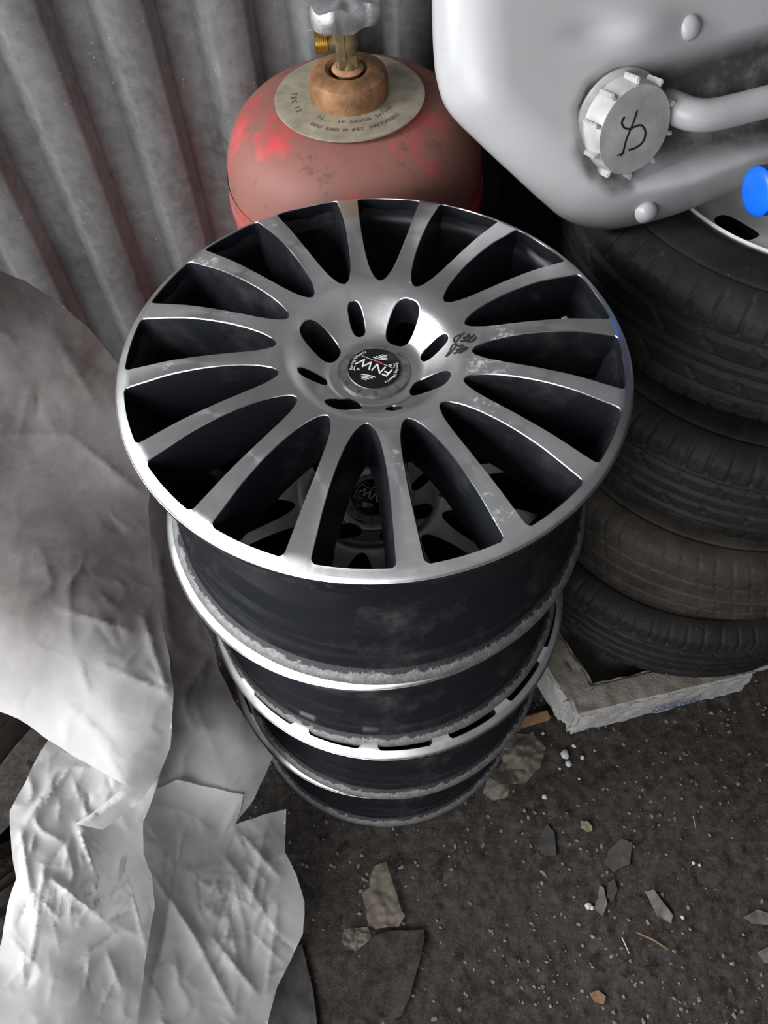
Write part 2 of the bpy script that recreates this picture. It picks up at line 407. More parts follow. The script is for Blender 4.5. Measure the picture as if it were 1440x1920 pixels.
def window_loop(k, shrink=0.0, n=22):
    """outline of one window between two spokes, in the plane of the face (counter-clockwise)"""
    mid = A0 + (k+.5)*STEP; rs = np.concatenate([[.0875, .0881, .089, .0905], np.linspace(.093, .219, n), [.2215, .2232]])
    half = []
    for r in rs:
        sw = np.interp(r, _w[:, 0], _w[:, 1]); h = (STEP*r - sw)/2
        if r < .0876: h = 0
        if r > .2195: h -= .0030*(1-math.sqrt(max(0, 1-((r-.2195)/.0040)**2)))
        half.append(max(h, 0))
    pts = [(r, -h/r) for r, h in zip(rs, half)]
    oh = half[-1]/rs[-1]
    for a in np.linspace(-oh*.93, oh*.93, 9): pts.append((.2243, a))
    pts += [(r, h/r) for r, h in list(zip(rs, half))[::-1][:-1]]
    cx = .165; out = []
    for r, a in pts:
        x, y = r*math.cos(a), r*math.sin(a)
        if shrink:
            # move inwards along the direction to the window's spine
            tx = min(max(x, .105), .212); dx, dy = tx-x, -y; L = math.hypot(dx, dy)
            s = min(shrink, L*.8)
            if L > 1e-9: x += dx/L*s; y += dy/L*s
        c, s_ = math.cos(mid), math.sin(mid)
        out.append((x*c-y*s_, x*s_+y*c))
    return out
BOLT = [(59+90*i, .0572, .0185, .0142) for i in range(4)] + [(14+90*i, .0585, .0130, .0076) for i in range(4)]
def bolt_loop(b, d=0.0, n=28):
    a, rc, ra, rt = b; a = math.radians(a); out = []
    for i in range(n):
        t = 2*PI*i/n; ct, st = math.cos(t), math.sin(t)
        e = 2.6; x = rc + (ra+d)*math.copysign(abs(ct)**(2/e), ct); y = (rt+d)*math.copysign(abs(st)**(2/e), st)
        out.append((x*math.cos(a)-y*math.sin(a), x*math.sin(a)+y*math.cos(a)))
    return out
def circle(r, n, ph=0): return [(r*math.cos(2*PI*i/n+ph), r*math.sin(2*PI*i/n+ph)) for i in range(n)]
RHUB, RRING = .0945, .2200
def build_face(parent):
    CH = .00045
    wins = [window_loop(k) for k in range(NS)]                     # outer edge of the machined skin
    bolts = [bolt_loop(b) for b in BOLT]
    outline = circle(RL, 288); inner = circle(.0338, 72)
    extra = []
    for r in np.concatenate([np.linspace(.037, .086, 14), np.linspace(.0965, .2185, 30), [.2262, .2280, .2295, .2308, .2318, .2326, .2331]]):
        n = int(2*PI*r/.0034); n = 288 if r > .2245 else n
        extra += circle(r, n, .5*(r*977 % 1)*0)
    def clear(p):
        x, y = p; r = math.hypot(x, y)
        return True
    ex = np.array(extra); keep = np.ones(len(ex), bool)
    for L in wins+bolts: keep &= ~pip_np(ex[:, 0], ex[:, 1], L)
    # drop points hugging an outline
    al = np.array([p for L in wins+bolts for p in L])
    for s in range(0, len(ex), 400):
        d = np.hypot(ex[s:s+400, None, 0]-al[None, :, 0], ex[s:s+400, None, 1]-al[None, :, 1]).min(1)
        keep[s:s+400] &= d > .0011
    V, F = cdt([outline, inner]+wins+bolts, [tuple(p) for p in ex[keep]])
    R = np.hypot(V[:, 0], V[:, 1]); Z = np.interp(R, ZR, ZZ)
    dz = (np.interp(R+.0006, ZR, ZZ)-np.interp(R-.0006, ZR, ZZ))/.0012
    NRM = np.stack([-dz*V[:, 0]/np.maximum(R, 1e-9), -dz*V[:, 1]/np.maximum(R, 1e-9), np.ones_like(R)], 1); NRM /= np.linalg.norm(NRM, axis=1)[:, None]
    tc = V[F].mean(1); tr = np.hypot(tc[:, 0], tc[:, 1]); ta = (np.arctan2(tc[:, 1], tc[:, 0])-A0) % (2*PI)
    seg = np.where(tr < RHUB, -1, np.where(tr > RRING, -2, np.round(ta/STEP).astype(int) % NS))
    # walls below every window and hole edge, kept with the piece they belong to
    pieces = {}
    def piece(k): return pieces.setdefault(k, dict(v=[], f=[], m=[], n=[], ix={}))
    def addv(P, key, co, nrm):
        if key in P['ix']: return P['ix'][key]
        P['ix'][key] = len(P['v']); P['v'].append(co); P['n'].append(nrm); return P['ix'][key]
    for fi, tri in enumerate(F):
        P = piece(int(seg[fi])); ids = [addv(P, ('t', int(i)), (V[i, 0], V[i, 1], Z[i]), NRM[i]) for i in tri]
        a, b, c = (V[i] for i in tri)
        if (b[0]-a[0])*(c[1]-a[1])-(b[1]-a[1])*(c[0]-a[0]) < 0: ids = ids[::-1]
        P['f'].append(tuple(ids)); P['m'].append(0)
    def segof(x, y):
        r = math.hypot(x, y); a = (math.atan2(y, x)-A0) % (2*PI)
        return -1 if r < RHUB else (-2 if r > RRING+.0015 else int(round(a/STEP)) % NS)
    def wall(loops, li):
        n = len(loops[0]); 
        P2 = [np.array(L) for L in loops]
        for i in range(n):
            j = (i+1) % n; mx, my = (P2[0][i][:2]+P2[0][j][:2])/2
            P = piece(segof(mx, my))
            for q in range(len(loops)-1):
                ids = []
                for (ii, qq) in ((i, q), (j, q), (j, q+1), (i, q+1)):
                    ids.append(addv(P, ('w', li, ii, qq, q == 0), tuple(P2[qq][ii]), None))
                P['f'].append(tuple(ids)); P['m'].append(0 if q == 0 else 1)
    li = 0
    for k in range(NS):
        base = window_loop(k); lps = []
        for (sh, dz_) in ((0, 0), (CH, -.0009), (.0016, -.006), (.0030, -.020), (.0055, -.040), (.0075, -.052)):
            L = window_loop(k, sh); lp = []
            for (x, y), (x0, y0) in zip(L, base):
                r0 = math.hypot(x0, y0); f = min(1, max(0, (.2243-r0)/.05))
                dd = dz_*(1 if dz_ > -.002 else (.80+.20*f))
                lp.append((x, y, zface(r0)+dd))
            lps.append(lp)
        wall(lps, li); li += 1
    for b in BOLT:
        base = bolt_loop(b); lps = []
        for (sh, dz_) in ((0, 0), (-.0006, -.0008), (-.0010, -.010), (-.0016, -.030)):
            L = bolt_loop(b, sh); lps.append([(x, y, zface(math.hypot(x0, y0))+dz_) for (x, y), (x0, y0) in zip(L, base)])
        wall(lps, li); li += 1
    for k, P in pieces.items():
        nm = {-1: 'hub', -2: 'outer_ring'}.get(k, 'spoke')
        o = mesh_obj(nm, P['v'], P['f'], [M['machined'], M['black']], parent, True, P['m'])
        me = o.data
        me.calc_loop_triangles()
        vn = np.empty(len(me.vertices)*3); me.vertices.foreach_get('normal', vn); vn = vn.reshape(-1, 3)
        nr = [tuple(P['n'][i]) if P['n'][i] is not None else tuple(vn[i]) for i in range(len(vn))]
        me.normals_split_custom_set_from_vertices(nr)
def font_mesh(txt, size, align='CENTER'):
    c = bpy.data.curves.new('t', 'FONT'); c.body = txt; c.size = size; c.align_x = align; c.align_y = 'CENTER'; c.extrude = size*.02; c.resolution_u = 3
    o = bpy.data.objects.new('t', c); COL.objects.link(o)
    dg = bpy.context.evaluated_depsgraph_get(); me = bpy.data.meshes.new_from_object(o.evaluated_get(dg)); bpy.data.objects.remove(o)
    v = [tuple(x.co) for x in me.vertices]; f = [tuple(p.vertices) for p in me.polygons]; bpy.data.meshes.remove(me); return v, f
class Acc:
    def __init__(s): s.v = []; s.f = []
    def add(s, v, f, fn=None):
        b = len(s.v); s.v += [fn(p) if fn else p for p in v]; s.f += [tuple(i+b for i in q) for q in f]; return s
    def obj(s, name, mat, parent=None, smooth=False): return mesh_obj(name, s.v, s.f, mat, parent, smooth)
def flatstroke(acc, pts, w, lift, fn):
    """a flat pen stroke, 2-D points, mapped on to a surface by fn(x, y, lift)"""
    P = [Vector((p[0], p[1], 0)) for p in pts]; P = catmull(P, 4) if len(P) > 2 else [P[0].lerp(P[1], i/6) for i in range(7)]
    b = len(acc.v); n = len(P)
    for i, p in enumerate(P):
        t = (P[min(i+1, n-1)]-P[max(i-1, 0)]); t = t.normalized() if t.length > 1e-9 else Vector((1, 0, 0)); q = Vector((-t.y, t.x, 0))*w/2
        if i in (0, n-1): q *= .75
        for s in (1, -1): acc.v.append(tuple(fn(p.x+q.x*s, p.y+q.y*s, lift)))
    for i in range(n-1): acc.f.append((b+2*i, b+2*i+1, b+2*i+3, b+2*i+2))
LAB1 = [[(.0834, .013), (.0798, .0104), (.0768, .0073), (.0746, .0058), (.0733, .008), (.0741, .0108), (.0772, .0118), (.0799, .0118)],
 [(.0878, .0101), (.0849, .0096)], [(.0877, .0094), (.0861, .0072), (.0811, .0073)], [(.0861, .0072), (.082, .006), (.0841, .0038), (.081, .0033), (.0787, .0049)],
 [(.092, .0082), (.0872, .0048), (.0839, .0017)], [(.0839, .0017), (.0884, .0005)], [(.0884, .0005), (.0936, .0053)],
 [(.0757, .0021), (.0715, -.0021), (.0685, -.0048)], [(.0685, -.0048), (.0654, -.0046), (.0681, -.0018), (.0695, -.0002), (.071, .0031), (.0734, .0038), (.0757, .0021)],
 [(.0754, -.0007), (.0799, -.0008)], [(.0806, -.0014), (.0776, -.0043), (.0736, -.0036)], [(.0776, -.0043), (.0754, -.0060), (.0739, -.0075), (.0713, -.0064)],
 [(.0826, -.0042), (.079, -.0067), (.076, -.0097)], [(.076, -.0097), (.0807, -.0080), (.0845, -.0059)]]
def lab2():
    """the writing on the second wheel, same two lines with other letters"""
    def put(strokes, ox, oy): 
        # u runs along the reading direction, v is up
        ux, uy, vx, vy = -.62, .10, .42, .62
        return [[(ox+ux*a*.01+vx*b*.01, oy+uy*a*.01+vy*b*.01) for a, b in s] for s in strokes]
    Pl = [[(0, 0), (0, 1)], [(0, 1), (.6, 1)], [(.6, 1), (.6, 0)]]
    Rl = [[(0, 0), (0, 1)], [(0, 1), (.5, .95), (.55, .6), (0, .5)]]
    Vl = [[(0, 0), (0, 1)], [(0, 1), (.5, .9), (.1, .55), (.6, .3), (0, 0)]]
    El = [[(.6, 1), (0, 1)], [(0, 1), (0, 0)], [(0, 0), (.6, 0)], [(0, .5), (.45, .5)]]
    out = []
    for i, L in enumerate((Pl, Rl, Vl)): out += put(L, .0905-.0058*i, -.0205+.001*i)
    for i, L in enumerate((Pl, El, Rl)): out += put(L, .0850-.0058*i, -.0290+.001*i)
    return out
def barrel_parts(parent, seed):
    # the rim's barrel: outside from behind the ring down to the rear flange, then back up the inside
    out = [(.2335, -.0005), (.2335, -.0045), (.2300, -.0085), (.2240, -.0110), (.2205, -.0150), (.2185, -.0220), (.2180, -.0400), (.2195, -.0440), (.2165, -.0490), (.2060, -.0570), (.2015, -.0640), (.2005, -.0720), (.2005, -.1180), (.2020, -.1260), (.2090, -.1400), (.2105, -.1440), (.2095, -.1490), (.2150, -.1600), (.2180, -.1650), (.2165, -.1690), (.2170, -.1900), (.2195, -.1945)]
    ins = [(.2100, -.1830), (.2080, -.1500), (.1945, -.1250), (.1930, -.0700), (.2020, -.0540), (.2110, -.0400), (.2150, -.0180), (.2230, -.0040)]
    lathe_obj('barrel', out+ins, M['barrel'], parent, 160, True, 55)
    fl = [(.2190, -.1943), (.2215, -.1962), (.2245, -.1985), (.2265, -.2010), (.2293, -.2050), (.2293, -.2105), (.2260, -.2125), (.2230, -.2105), (.2180, -.1980), (.2100, -.1830), (.2165, -.1900)]
    o = lathe_obj('rear_flange', fl, M['raw'], parent, 200, True, 50)
    rs = random.Random(seed)
    for v in o.data.vertices:
        x, y, z = v.co; r = math.hypot(x, y)
        if r > .2235:
            s = 1+.0016*noise.noise(Vector((x*45+seed, y*45, z*80)))/1
            v.co.x *= s; v.co.y *= s
    return o
WHEELS = [((0, .528, -.5741), (.0227, .0221), 0), ((-.0115, .5268, -.7885), (-.0211, -.0093), -2.4), ((-.0030, .5176, -1.0029), (.0119, -.0027), 9.4), ((-.0164, .5253, -1.2173), (.0009, -.0074), 3.0)]
WL = ['top wheel of the stack with two lines of marker writing on its polished face',
      'second wheel of the stack, its face seen through the spokes of the top wheel',
      'third wheel of the stack, its bright ring with open slots peeking out all round',
      'bottom wheel of the stack, standing on the dirt floor']
def wheel_matrix(i):
    (x, y, z), (tx, ty), rot = WHEELS[i]
    n = Vector((tx, ty, 1)).normalized(); ex = (Vector((1, 0, 0))-n*n.x).normalized(); ey = n.cross(ex)
    m = Matrix((ex, ey, n)).transposed().to_4x4(); m.translation = Vector((x, y, z+HC))
    return m @ Matrix.Rotation(math.radians(rot), 4, 'Z')
w0 = empty('alloy_wheel', Matrix.Identity(4))
build_face(w0); barrel_parts(w0, 3)
cap = lathe_obj('centre_cap', [(0, -.0122), (.0245, -.0122), (.0252, -.0128), (.0262, -.0126), (.0330, -.0140), (.0346, -.0160), (.0346, -.030), (0, -.030)], M['capmetal'], w0, 96, False, 30)
disc = lathe_obj('emblem_disc', [(0, -.0108), (.0235, -.0108), (.0247, -.0114), (.0247, -.0124)], M['capblack'], cap, 72)
# lettering of the centre cap: everything runs clockwise with its top outwards
def arc_text(acc, txt, r, amid, size, z, gap):
    n = len(txt)
    for i, ch in enumerate(txt):
        if ch == ' ': continue
        a = math.radians(amid + ((n-1)/2-i)*gap); v, f = font_mesh(ch, size)
        ph = a-PI/2
        acc.add(v, f, lambda p: (r*math.cos(a)+p[0]*math.cos(ph)-p[1]*math.sin(ph), r*math.sin(a)+p[0]*math.sin(ph)+p[1]*math.cos(ph), z+p[2]))
acc = Acc()
for ch, a in (('T', 68), ('D', 36), ('E', 7), ('F', -22), ('/', -52), ('E', -92), ('A', -122), ('D', -150)):
    arc_text(acc, ch, .0293, a, .0068, -.01265, 1)
acc.obj('ring_letters', M['stamp'], cap)
acc = Acc()
arc_text(acc, 'Racing Wheels', .0212, -28, .0042, -.0104, 5.9)
arc_text(acc, 'Racing Wheels', .0212, 146, .0042, -.0104, 5.9)
cs, sn = math.cos(math.radians(148)), math.sin(math.radians(148))
def lf(x, y, z=0): return (x*cs-y*sn, x*sn+y*cs, -.0104+z)
for v, f in (font_mesh('FNW', .0142),):
    acc.add(v, f, lambda p: lf(p[0]*1.08+.1*p[1], p[1]-.0008, p[2]))
def sfn(x, y, l): return lf(x, y, l)
flatstroke(acc, [(-.0165, -.0072), (.0175, -.0072)], .0006, .0001, sfn)
for sgn in (1, -1):
    for i in range(4):
        y0 = .0105+.0022*i
        flatstroke(acc, [(sgn*(-.0075+.002*i), sgn*y0), (sgn*(-.001+.001*i), sgn*(y0+.0006)), (sgn*(.0065-.0012*i), sgn*(y0+.003-.0004*i))], .0011, .0001, sfn)
    flatstroke(acc, [(sgn*.010, sgn*.0095), (sgn*.0125, sgn*.0088), (sgn*.0122, sgn*.0108)], .0009, .0001, sfn)
    flatstroke(acc, [(sgn*.0135, sgn*.0125), (sgn*.0155, sgn*.0105), (sgn*.0165, sgn*.0070)], .0008, .0001, sfn)
acc.obj('emblem_print', M['logo'], disc)
acc = Acc(); v, f = font_mesh('racing', .0042); acc.add(v, f, lambda p: lf(p[0], p[1]-.0073, p[2]+.0002)); acc.obj('red_print', M['red'], disc)
# valve stem with its metal cap
va = math.radians(16.5); vc = Vector((.195*math.cos(va), .195*math.sin(va), -.020))
st = tube('valve', [vc+Vector((.012*math.cos(va), .012*math.sin(va), -.022)), vc+Vector((.004, 0, -.006)), vc], [.0045, .004, .004], M['black'], w0)
v_, f_ = lathe([(0, .0075), (.0028, .0068), (.0043, .004), (.0046, 0), (.0040, -.004), (0, -.004)], 20)
vcap = mesh_obj('valve_cap', [Vector(p)*1.15+vc for p in v_], f_, M['chrome'], st)
def dup_tree(o, parent=None):
    c = o.copy(); COL.objects.link(c)
    if parent: c.parent = parent; c.matrix_parent_inverse = o.matrix_parent_inverse.copy()
    for ch in list(o.children): dup_tree(ch, c)
    return c
wl = [w0] + [dup_tree(w0) for _ in range(3)]
for i, w in enumerate(wl):
    w.matrix_world = wheel_matrix(i); tag(w, WL[i], 'wheel', 'stacked multi-spoke alloy wheels')
def on_dome(x, y, l): return (x, y, zface(math.hypot(x, y))+l)
for i, L in ((0, LAB1), (1, lab2())):
    acc = Acc()
    for k, s in enumerate(L): flatstroke(acc, s, .0019 if i == 0 else .0015, .00025+.00002*k, on_dome)
    o = acc.obj('marker_writing', M['marker'], wl[i]); o['label'] = 'black marker writing'
    if i == 1: o.matrix_local = Matrix.Rotation(math.radians(5), 4, 'Z')
acc = Acc()                                              # small sticker on the barrel of the second wheel
pz = wheel_matrix(1).inverted()
_q = pz @ atz(537, 1262, .52); ca = math.degrees(math.atan2(_q.y, _q.x))
for j, (z0, z1) in enumerate(((-.075, -.112),)):
    n = 14; b = 0
    for i in range(n+1):
        a = math.radians(ca-5.5+11*i/n); e = math.sqrt(max(0, 1-((i-n/2)/(n/2))**2))*.5
        for s in (1, -1): acc.v.append((.2008*math.cos(a), .2008*math.sin(a), -.0935+s*e*(z0-z1)*.8))
    for i in range(n): acc.f.append((2*i, 2*i+1, 2*i+3, 2*i+2))
stk = acc.obj('sticker', M['paper'], wl[1]); stk['label'] = 'small white sticker on the barrel'

# ------------------------------------------------------------------ gas cylinder
CX, CY = -.0085, .937
g = empty('gas_cylinder', loc=(CX, CY, 0)); tag(g, 'red painted gas cylinder with brass valve behind the wheel stack', 'gas cylinder')
body = [(0, .008), (.10, .008), (.135, .03), (.157, .07), (.1605, .10), (.1605, .735), (.1605, .74), (.1625, .745), (.1625, .757), (.1600, .764), (.1595, .780), (.1555, .806), (.146, .830), (.130, .8475), (.108, .859), (.085, .8655), (.06, .869), (0, .870)]
lathe_obj('body', [tuple(p)[:2] for p in catmull([Vector((r, z, 0)) for r, z in body], 4)], M['redpaint'], g, 160, False, 60)
pl = lathe_obj('name_plate', [(.0405, .8700), (.0405, .8735), (.083, .8725), (.0880, .8712), (.0880, .8694), (.083, .8700)], M['plate'], g, 128, True)
acc = Acc()
def plate_text(acc, txt, r, amid, size, gap):
    n = len(txt)
    for i, ch in enumerate(txt):
        if ch == ' ': continue
        a = math.radians(amid+(i-(n-1)/2)*gap); v, f = font_mesh(ch, size); ph = a+PI/2
        z = .8734
        acc.add(v, f, lambda p: (r*math.cos(a)+p[0]*math.cos(ph)-p[1]*math.sin(ph), r*math.sin(a)+p[0]*math.sin(ph)+p[1]*math.cos(ph), z+p[2]))
plate_text(acc, '71.. 3P БAPOB ЗAПAM', .056, 276, .0075, 5.2)
plate_text(acc, 'ВЕС БАЛ M РЕГ НАПОЛНЕН', .071, 274, .0072, 4.1)
plate_text(acc, 'TEX 12', .066, 190, .0095, 6)
acc.obj('stamped_text', M['stamp'], pl)
lathe_obj('neck_ring', [(.0445, .868), (.0455, .873), (.0452, .878), (.0458, .881), (.0452, .884), (.0458, .888), (.0455, .893), (.0435, .899), (.036, .9035), (.026, .9045), (.022, .902), (.020, .896), (.020, .868)], M['rust'], g, 96, False, 30)
vl = empty('valve', loc=(0, 0, 0)); vl.parent = g
lathe_obj('sealant', [(.0150, .899), (.0185, .9035), (.0165, .906), (.0130, .907)], M['hemp'], vl, 40)
def boxv(cx, cy, cz, sx, sy, sz, bev, rot=0):
    bm = bmesh.new(); bmesh.ops.create_cube(bm, size=1)
    for v in bm.verts: v.co = Vector((v.co.x*sx, v.co.y*sy, v.co.z*sz))
    if bev: bmesh.ops.bevel(bm, geom=bm.edges[:], offset=bev, segments=2, affect='EDGES')
    bmesh.ops.transform(bm, matrix=Matrix.Translation((cx, cy, cz)) @ Matrix.Rotation(rot, 4, 'Z'), verts=bm.verts[:]); return bm
o = bm_obj('valve_body', boxv(0, 0, .915, .0225, .022, .0185, .0022, .25), M['brassdirty'], vl)
lathe_obj('valve_stem', [(.0125, .895), (.0125, .908), (.0105, .920), (.0125, .926), (.0135, .930), (.0135, .952), (.0115, .960), (.0105, .966), (0, .966)], M['brassdirty'], vl, 32)
bm_obj('front_lug', boxv(-.006, -.0105, .937, .011, .010, .036, .0015, .1), M['brassdirty'], vl)
tube('side_outlet', [(-.004, 0, .935), (-.023, -.002, .935)], [.0085, .0085], M['brassdirty'], vl, 24)
tp = []; tr = []
for i in range(25): tp.append((-.020-.0135*i/24, -.002, .935)); tr.append(.0105+(.0011 if i % 4 < 2 else -.0004))
tube('outlet_thread', tp, tr, M['brass'], vl, 28)
# scalloped hand wheel on top
acc = Acc(); n = 120; lev = [(0, .955, 0), (.6, .954, 0), (.9, .957, .6), (1.0, .964, 1), (1.0, .975, 1), (.93, .981, 1), (.4, .983, .2), (0, .983, 0)]
for s, z, w in lev:
    for i in range(n):
        a = 2*PI*i/n; r = .036*s*(1+.17*w*math.copysign(abs(math.cos(3*a+.5))**.5, math.cos(3*a+.5))); acc.v.append((r*math.cos(a), r*math.sin(a), z+.003*w*math.sin(6*a)))
for k in range(len(lev)-1):
    for i in range(n): acc.f.append((k*n+i, k*n+(i+1) % n, (k+1)*n+(i+1) % n, (k+1)*n+i))
hw = sharp(acc.obj('hand_wheel', M['zinc'], vl, True), 45)

# ------------------------------------------------------------------ the tyres on the right
def tyre_mesh(R, half, rin, style, seed, nth=720):
    """profile from one bead round to the other; s runs 0..1 across the tread"""
    rs = random.Random(seed); v = []; f = []
    side = [(rin-.012, -.72), (rin+.004, -.80), (rin+.012, -.92), (rin+.03, -1.0), (rin+.055, -1.0), (R-.045, -.985), (R-.040, -.960), (R-.036, -.972), (R-.022, -.93), (R-.012, -.86)]
    low = catmull([Vector((r, z*half, 0)) for r, z in side], 3)
    tread = [Vector((R-.009+.009*math.sqrt(max(0, 1-(abs(s)/1.0)**4)), s*half*.82, 0)) for s in np.linspace(-1, 1, 67)]
    P = low + tread + [Vector((p.x, -p.y, 0)) for p in low[::-1]]
    nl = len(low); nt = len(tread); m = len(P)
    npit = {0: 64, 1: 72, 2: 84}[style]
    for i in range(nth):
        a = 2*PI*i/nth; c, s_ = math.cos(a), math.sin(a)
        for k, p in enumerate(P):
            r, z = p.x, p.y; d = 0; t = z/(half*.82)
            if nl-4 <= k < nl+nt+4:
                ph = a*npit/(2*PI); at = abs(t)
                if style in (0, 1):
                    gs = (.12, .56) if style == 0 else (.16, .52)
                    for gpos in gs:
                        if abs(at-gpos) < .050: d = .0065
                    if abs(at-.66) < .016: d = max(d, .0025)
                    if at > .68:                                  # shoulder blocks
                        q = (ph + .10*(at-.68)*(1 if t > 0 else -1)) % 1
                        if q < .11: d = max(d, .0050)
                        elif .5 < q < .545 and .72 < at < .95: d = max(d, .0022)
                    elif .20 < at < .5:
                        q = (ph*.5 + t*1.3) % 1
                        if q < .07: d = max(d, .0045)
                        q = (ph*.5 + .5 - t*.5) % 1
                        if q < .035 and at < .4: d = max(d, .003)
                else:
                    for gpos in (0.0, .5):
                        if abs(at-gpos) < .045: d = .005
                    q = (ph + t*.9) % 1
                    if q < .10 and at > .1: d = max(d, .004)
            if d == 0 and nl-2 < k < nl+nt+2: d = .0008*noise.noise(Vector((c*30, s_*30, z*60+seed)))
            v.append(((r-d)*c, (r-d)*s_, z))
    for i in range(nth):
        j = (i+1) % nth
        for k in range(m-1): f.append((i*m+k, j*m+k, j*m+k+1, i*m+k+1))
    return v, f
TY = [((.572, .893, .700), .315, .090, .200, 0, 11, 'topmost tyre of the right-hand stack, mounted on a silver rim under the white canister'),
      ((.553, .842, .520), .312, .088, .200, 1, 12, 'second tyre from the top of the right-hand stack, with deep grooves around its tread'),
      ((.540, .815, .347), .318, .084, .200, 2, 13, 'third tyre of the right-hand stack, worn brownish tread bulging over the lowest one'),
      ((.518, .775, .176), .303, .083, .195, 1, 14, 'lowest tyre of the right-hand stack, lying on the white foam box')]
tyre_roots = []
for i, (c, R, h, rin, style, seed, lab) in enumerate(TY):
    t = empty('car_wheel' if i == 0 else 'tyre', loc=c)
    t.rotation_euler = (.01*(i-1), .015*(1 if i % 2 else -1)*.4, i*.7)
    v, f = tyre_mesh(R, h, rin, style, seed)
    mesh_obj('tyre_rubber' if i == 0 else 'tread_and_sidewall', v, f, M['rubberdust'] if i == 2 else M['rubber'], t)
    tag(t, lab, 'tyre', 'tyres stacked on the right'); tyre_roots.append(t)
# the silver rim in the top tyre
t = tyre_roots[0]
acc = Acc(); rr = .199; wins = []
for k in range(12):
    a = 2*PI*(k+.5)/12 + math.radians(239-345+8); L = []
    for i in range(28):
        th = 2*PI*i/28; ct, st = math.cos(th), math.sin(th)
        x = .166+.018*math.copysign(abs(ct)**.7, ct); y = .027*math.copysign(abs(st)**.6, st)
        L.append((x*math.cos(a)-y*math.sin(a), x*math.sin(a)+y*math.cos(a)))
    wins.append(L)
ex = [p for r in np.linspace(.02, .185, 14) for p in circle(r, max(12, int(r*500)))]
ex = [p for p in ex if not any(pip(p[0], p[1], L) for L in wins)]
V, F = cdt([circle(.192, 180)]+wins, ex)
def zr(r): return .062-.020*math.exp(-((r-.10)/.05)**2)+.006*(r/.19)**2
mesh_obj('rim_face', [(x, y, zr(math.hypot(x, y))) for x, y in V], [tuple(q) for q in F], M['silver'], t)
for L in wins:
    acc = Acc(); n = len(L)
    for x, y in L:
        z = zr(math.hypot(x, y)); acc.v += [(x, y, z-.001), (x*.998, y*.998, z-.02)]
    acc.f += [(2*i, 2*((i+1) % n), 2*((i+1) % n)+1, 2*i+1) for i in range(n)]
    acc.obj('window_edge', M['black'], t, True)
lathe_obj('rim_lip', [(.188, .060), (.192, .068), (.199, .078), (.204, .083), (.207, .081), (.205, .074), (.196, .064), (.192, .054), (.191, .050)], M['silver'], t, 160)

# ------------------------------------------------------------------ big white canister
CN = Vector((.2, -.85, .48)).normalized(); CP = atz(1150, 443, .81)
CU = (Vector((1, 0, 0))-CN*CN.x).normalized(); CV = CN.cross(CU)
def c2(x, y):
    p = onplane(x, y, CP, CN)-CP; return (p.dot(CU), p.dot(CV))
OUT = [(838, -160), (838, -60), (838, 20), (840, 90), (846, 150), (868, 212), (930, 277), (1000, 343), (1050, 389), (1095, 425), (1150, 443), (1205, 439), (1300, 415), (1440, 357), (1540, 315), (1610, 262), (1640, 180), (1640, 0), (1620, -120), (1560, -190), (1300, -230), (1000, -230), (880, -215)]
_o = catmull([Vector((*c2(x, y), 0)) for x, y in OUT+[OUT[0]]], 8)[:-1]
# even resampling
_o = np.array([(p.x, p.y) for p in _o]); seg = np.hypot(*np.diff(np.vstack([_o, _o[:1]]), axis=0).T); cu = np.concatenate([[0], np.cumsum(seg)])
NN = 260; tt = np.linspace(0, cu[-1], NN, endpoint=False); oo = np.vstack([_o, _o[:1]])
OL = np.stack([np.interp(tt, cu, oo[:, 0]), np.interp(tt, cu, oo[:, 1])], 1)
cen = np.array(c2(1230, 120))
def sdpoly(p, L):
    """signed distance to a closed polygon, negative inside"""
    d = 1e9
    for i in range(len(L)):
        a = L[i-1]; b = L[i]; ab = (b[0]-a[0], b[1]-a[1]); ap = (p[0]-a[0], p[1]-a[1])
        q = max(0, min(1, (ab[0]*ap[0]+ab[1]*ap[1])/(ab[0]**2+ab[1]**2+1e-12))); d = min(d, math.hypot(ap[0]-q*ab[0], ap[1]-q*ab[1]))
    return -d if pip(p[0], p[1], L) else d
REC = [c2(*p) for p in [(1098, 262), (1092, 205), (1110, 165), (1160, 128), (1240, 118), (1330, 92), (1450, 62), (1560, 40), (1600, 150), (1520, 250), (1400, 285), (1290, 325), (1190, 345), (1120, 325)]]
GR = [c2(*p) for p in [(1225, 150), (1330, 110), (1450, 70), (1560, 60), (1560, 260), (1440, 265), (1340, 285), (1258, 300), (1240, 260), (1250, 200)]]
GR2 = [c2(*p) for p in [(1085, 268), (1120, 320), (1160, 325), (1185, 352), (1150, 365), (1098, 320), (1078, 285)]]
GR3 = [c2(*p) for p in [(1095, 195), (1110, 160), (1170, 140), (1230, 150), (1200, 165), (1130, 185)]]
ctr_u = c2(1180, 60)
def sstep(a, b, x): t = max(0, min(1, (x-a)/(b-a))); return t*t*(3-2*t)
def can_h(p):
    d = sdpoly(p, REC); h = -.026*(1-sstep(-.022, .012, d))
    q = c2(1195, 55); h += .012*math.exp(-(((p[0]-q[0])/.05)**2+((p[1]-q[1])/.022)**2))
    q = c2(1120, 60); h += -.007*math.exp(-(((p[0]-q[0])/.03)**2+((p[1]-q[1])/.012)**2))
    q = c2(1290, 330); h += .008*math.exp(-(((p[0]-q[0])/.07)**2+((p[1]-q[1])/.03)**2))
    return h
acc = Acc(); grime = []
RE = .050
dl = np.hypot(*(OL-cen).T)
rings = list(np.linspace(.04, .62, 22)) + list(np.linspace(.64, .93, 18)) + [.945, .96, .972, .982, .99, .996, 1.0]
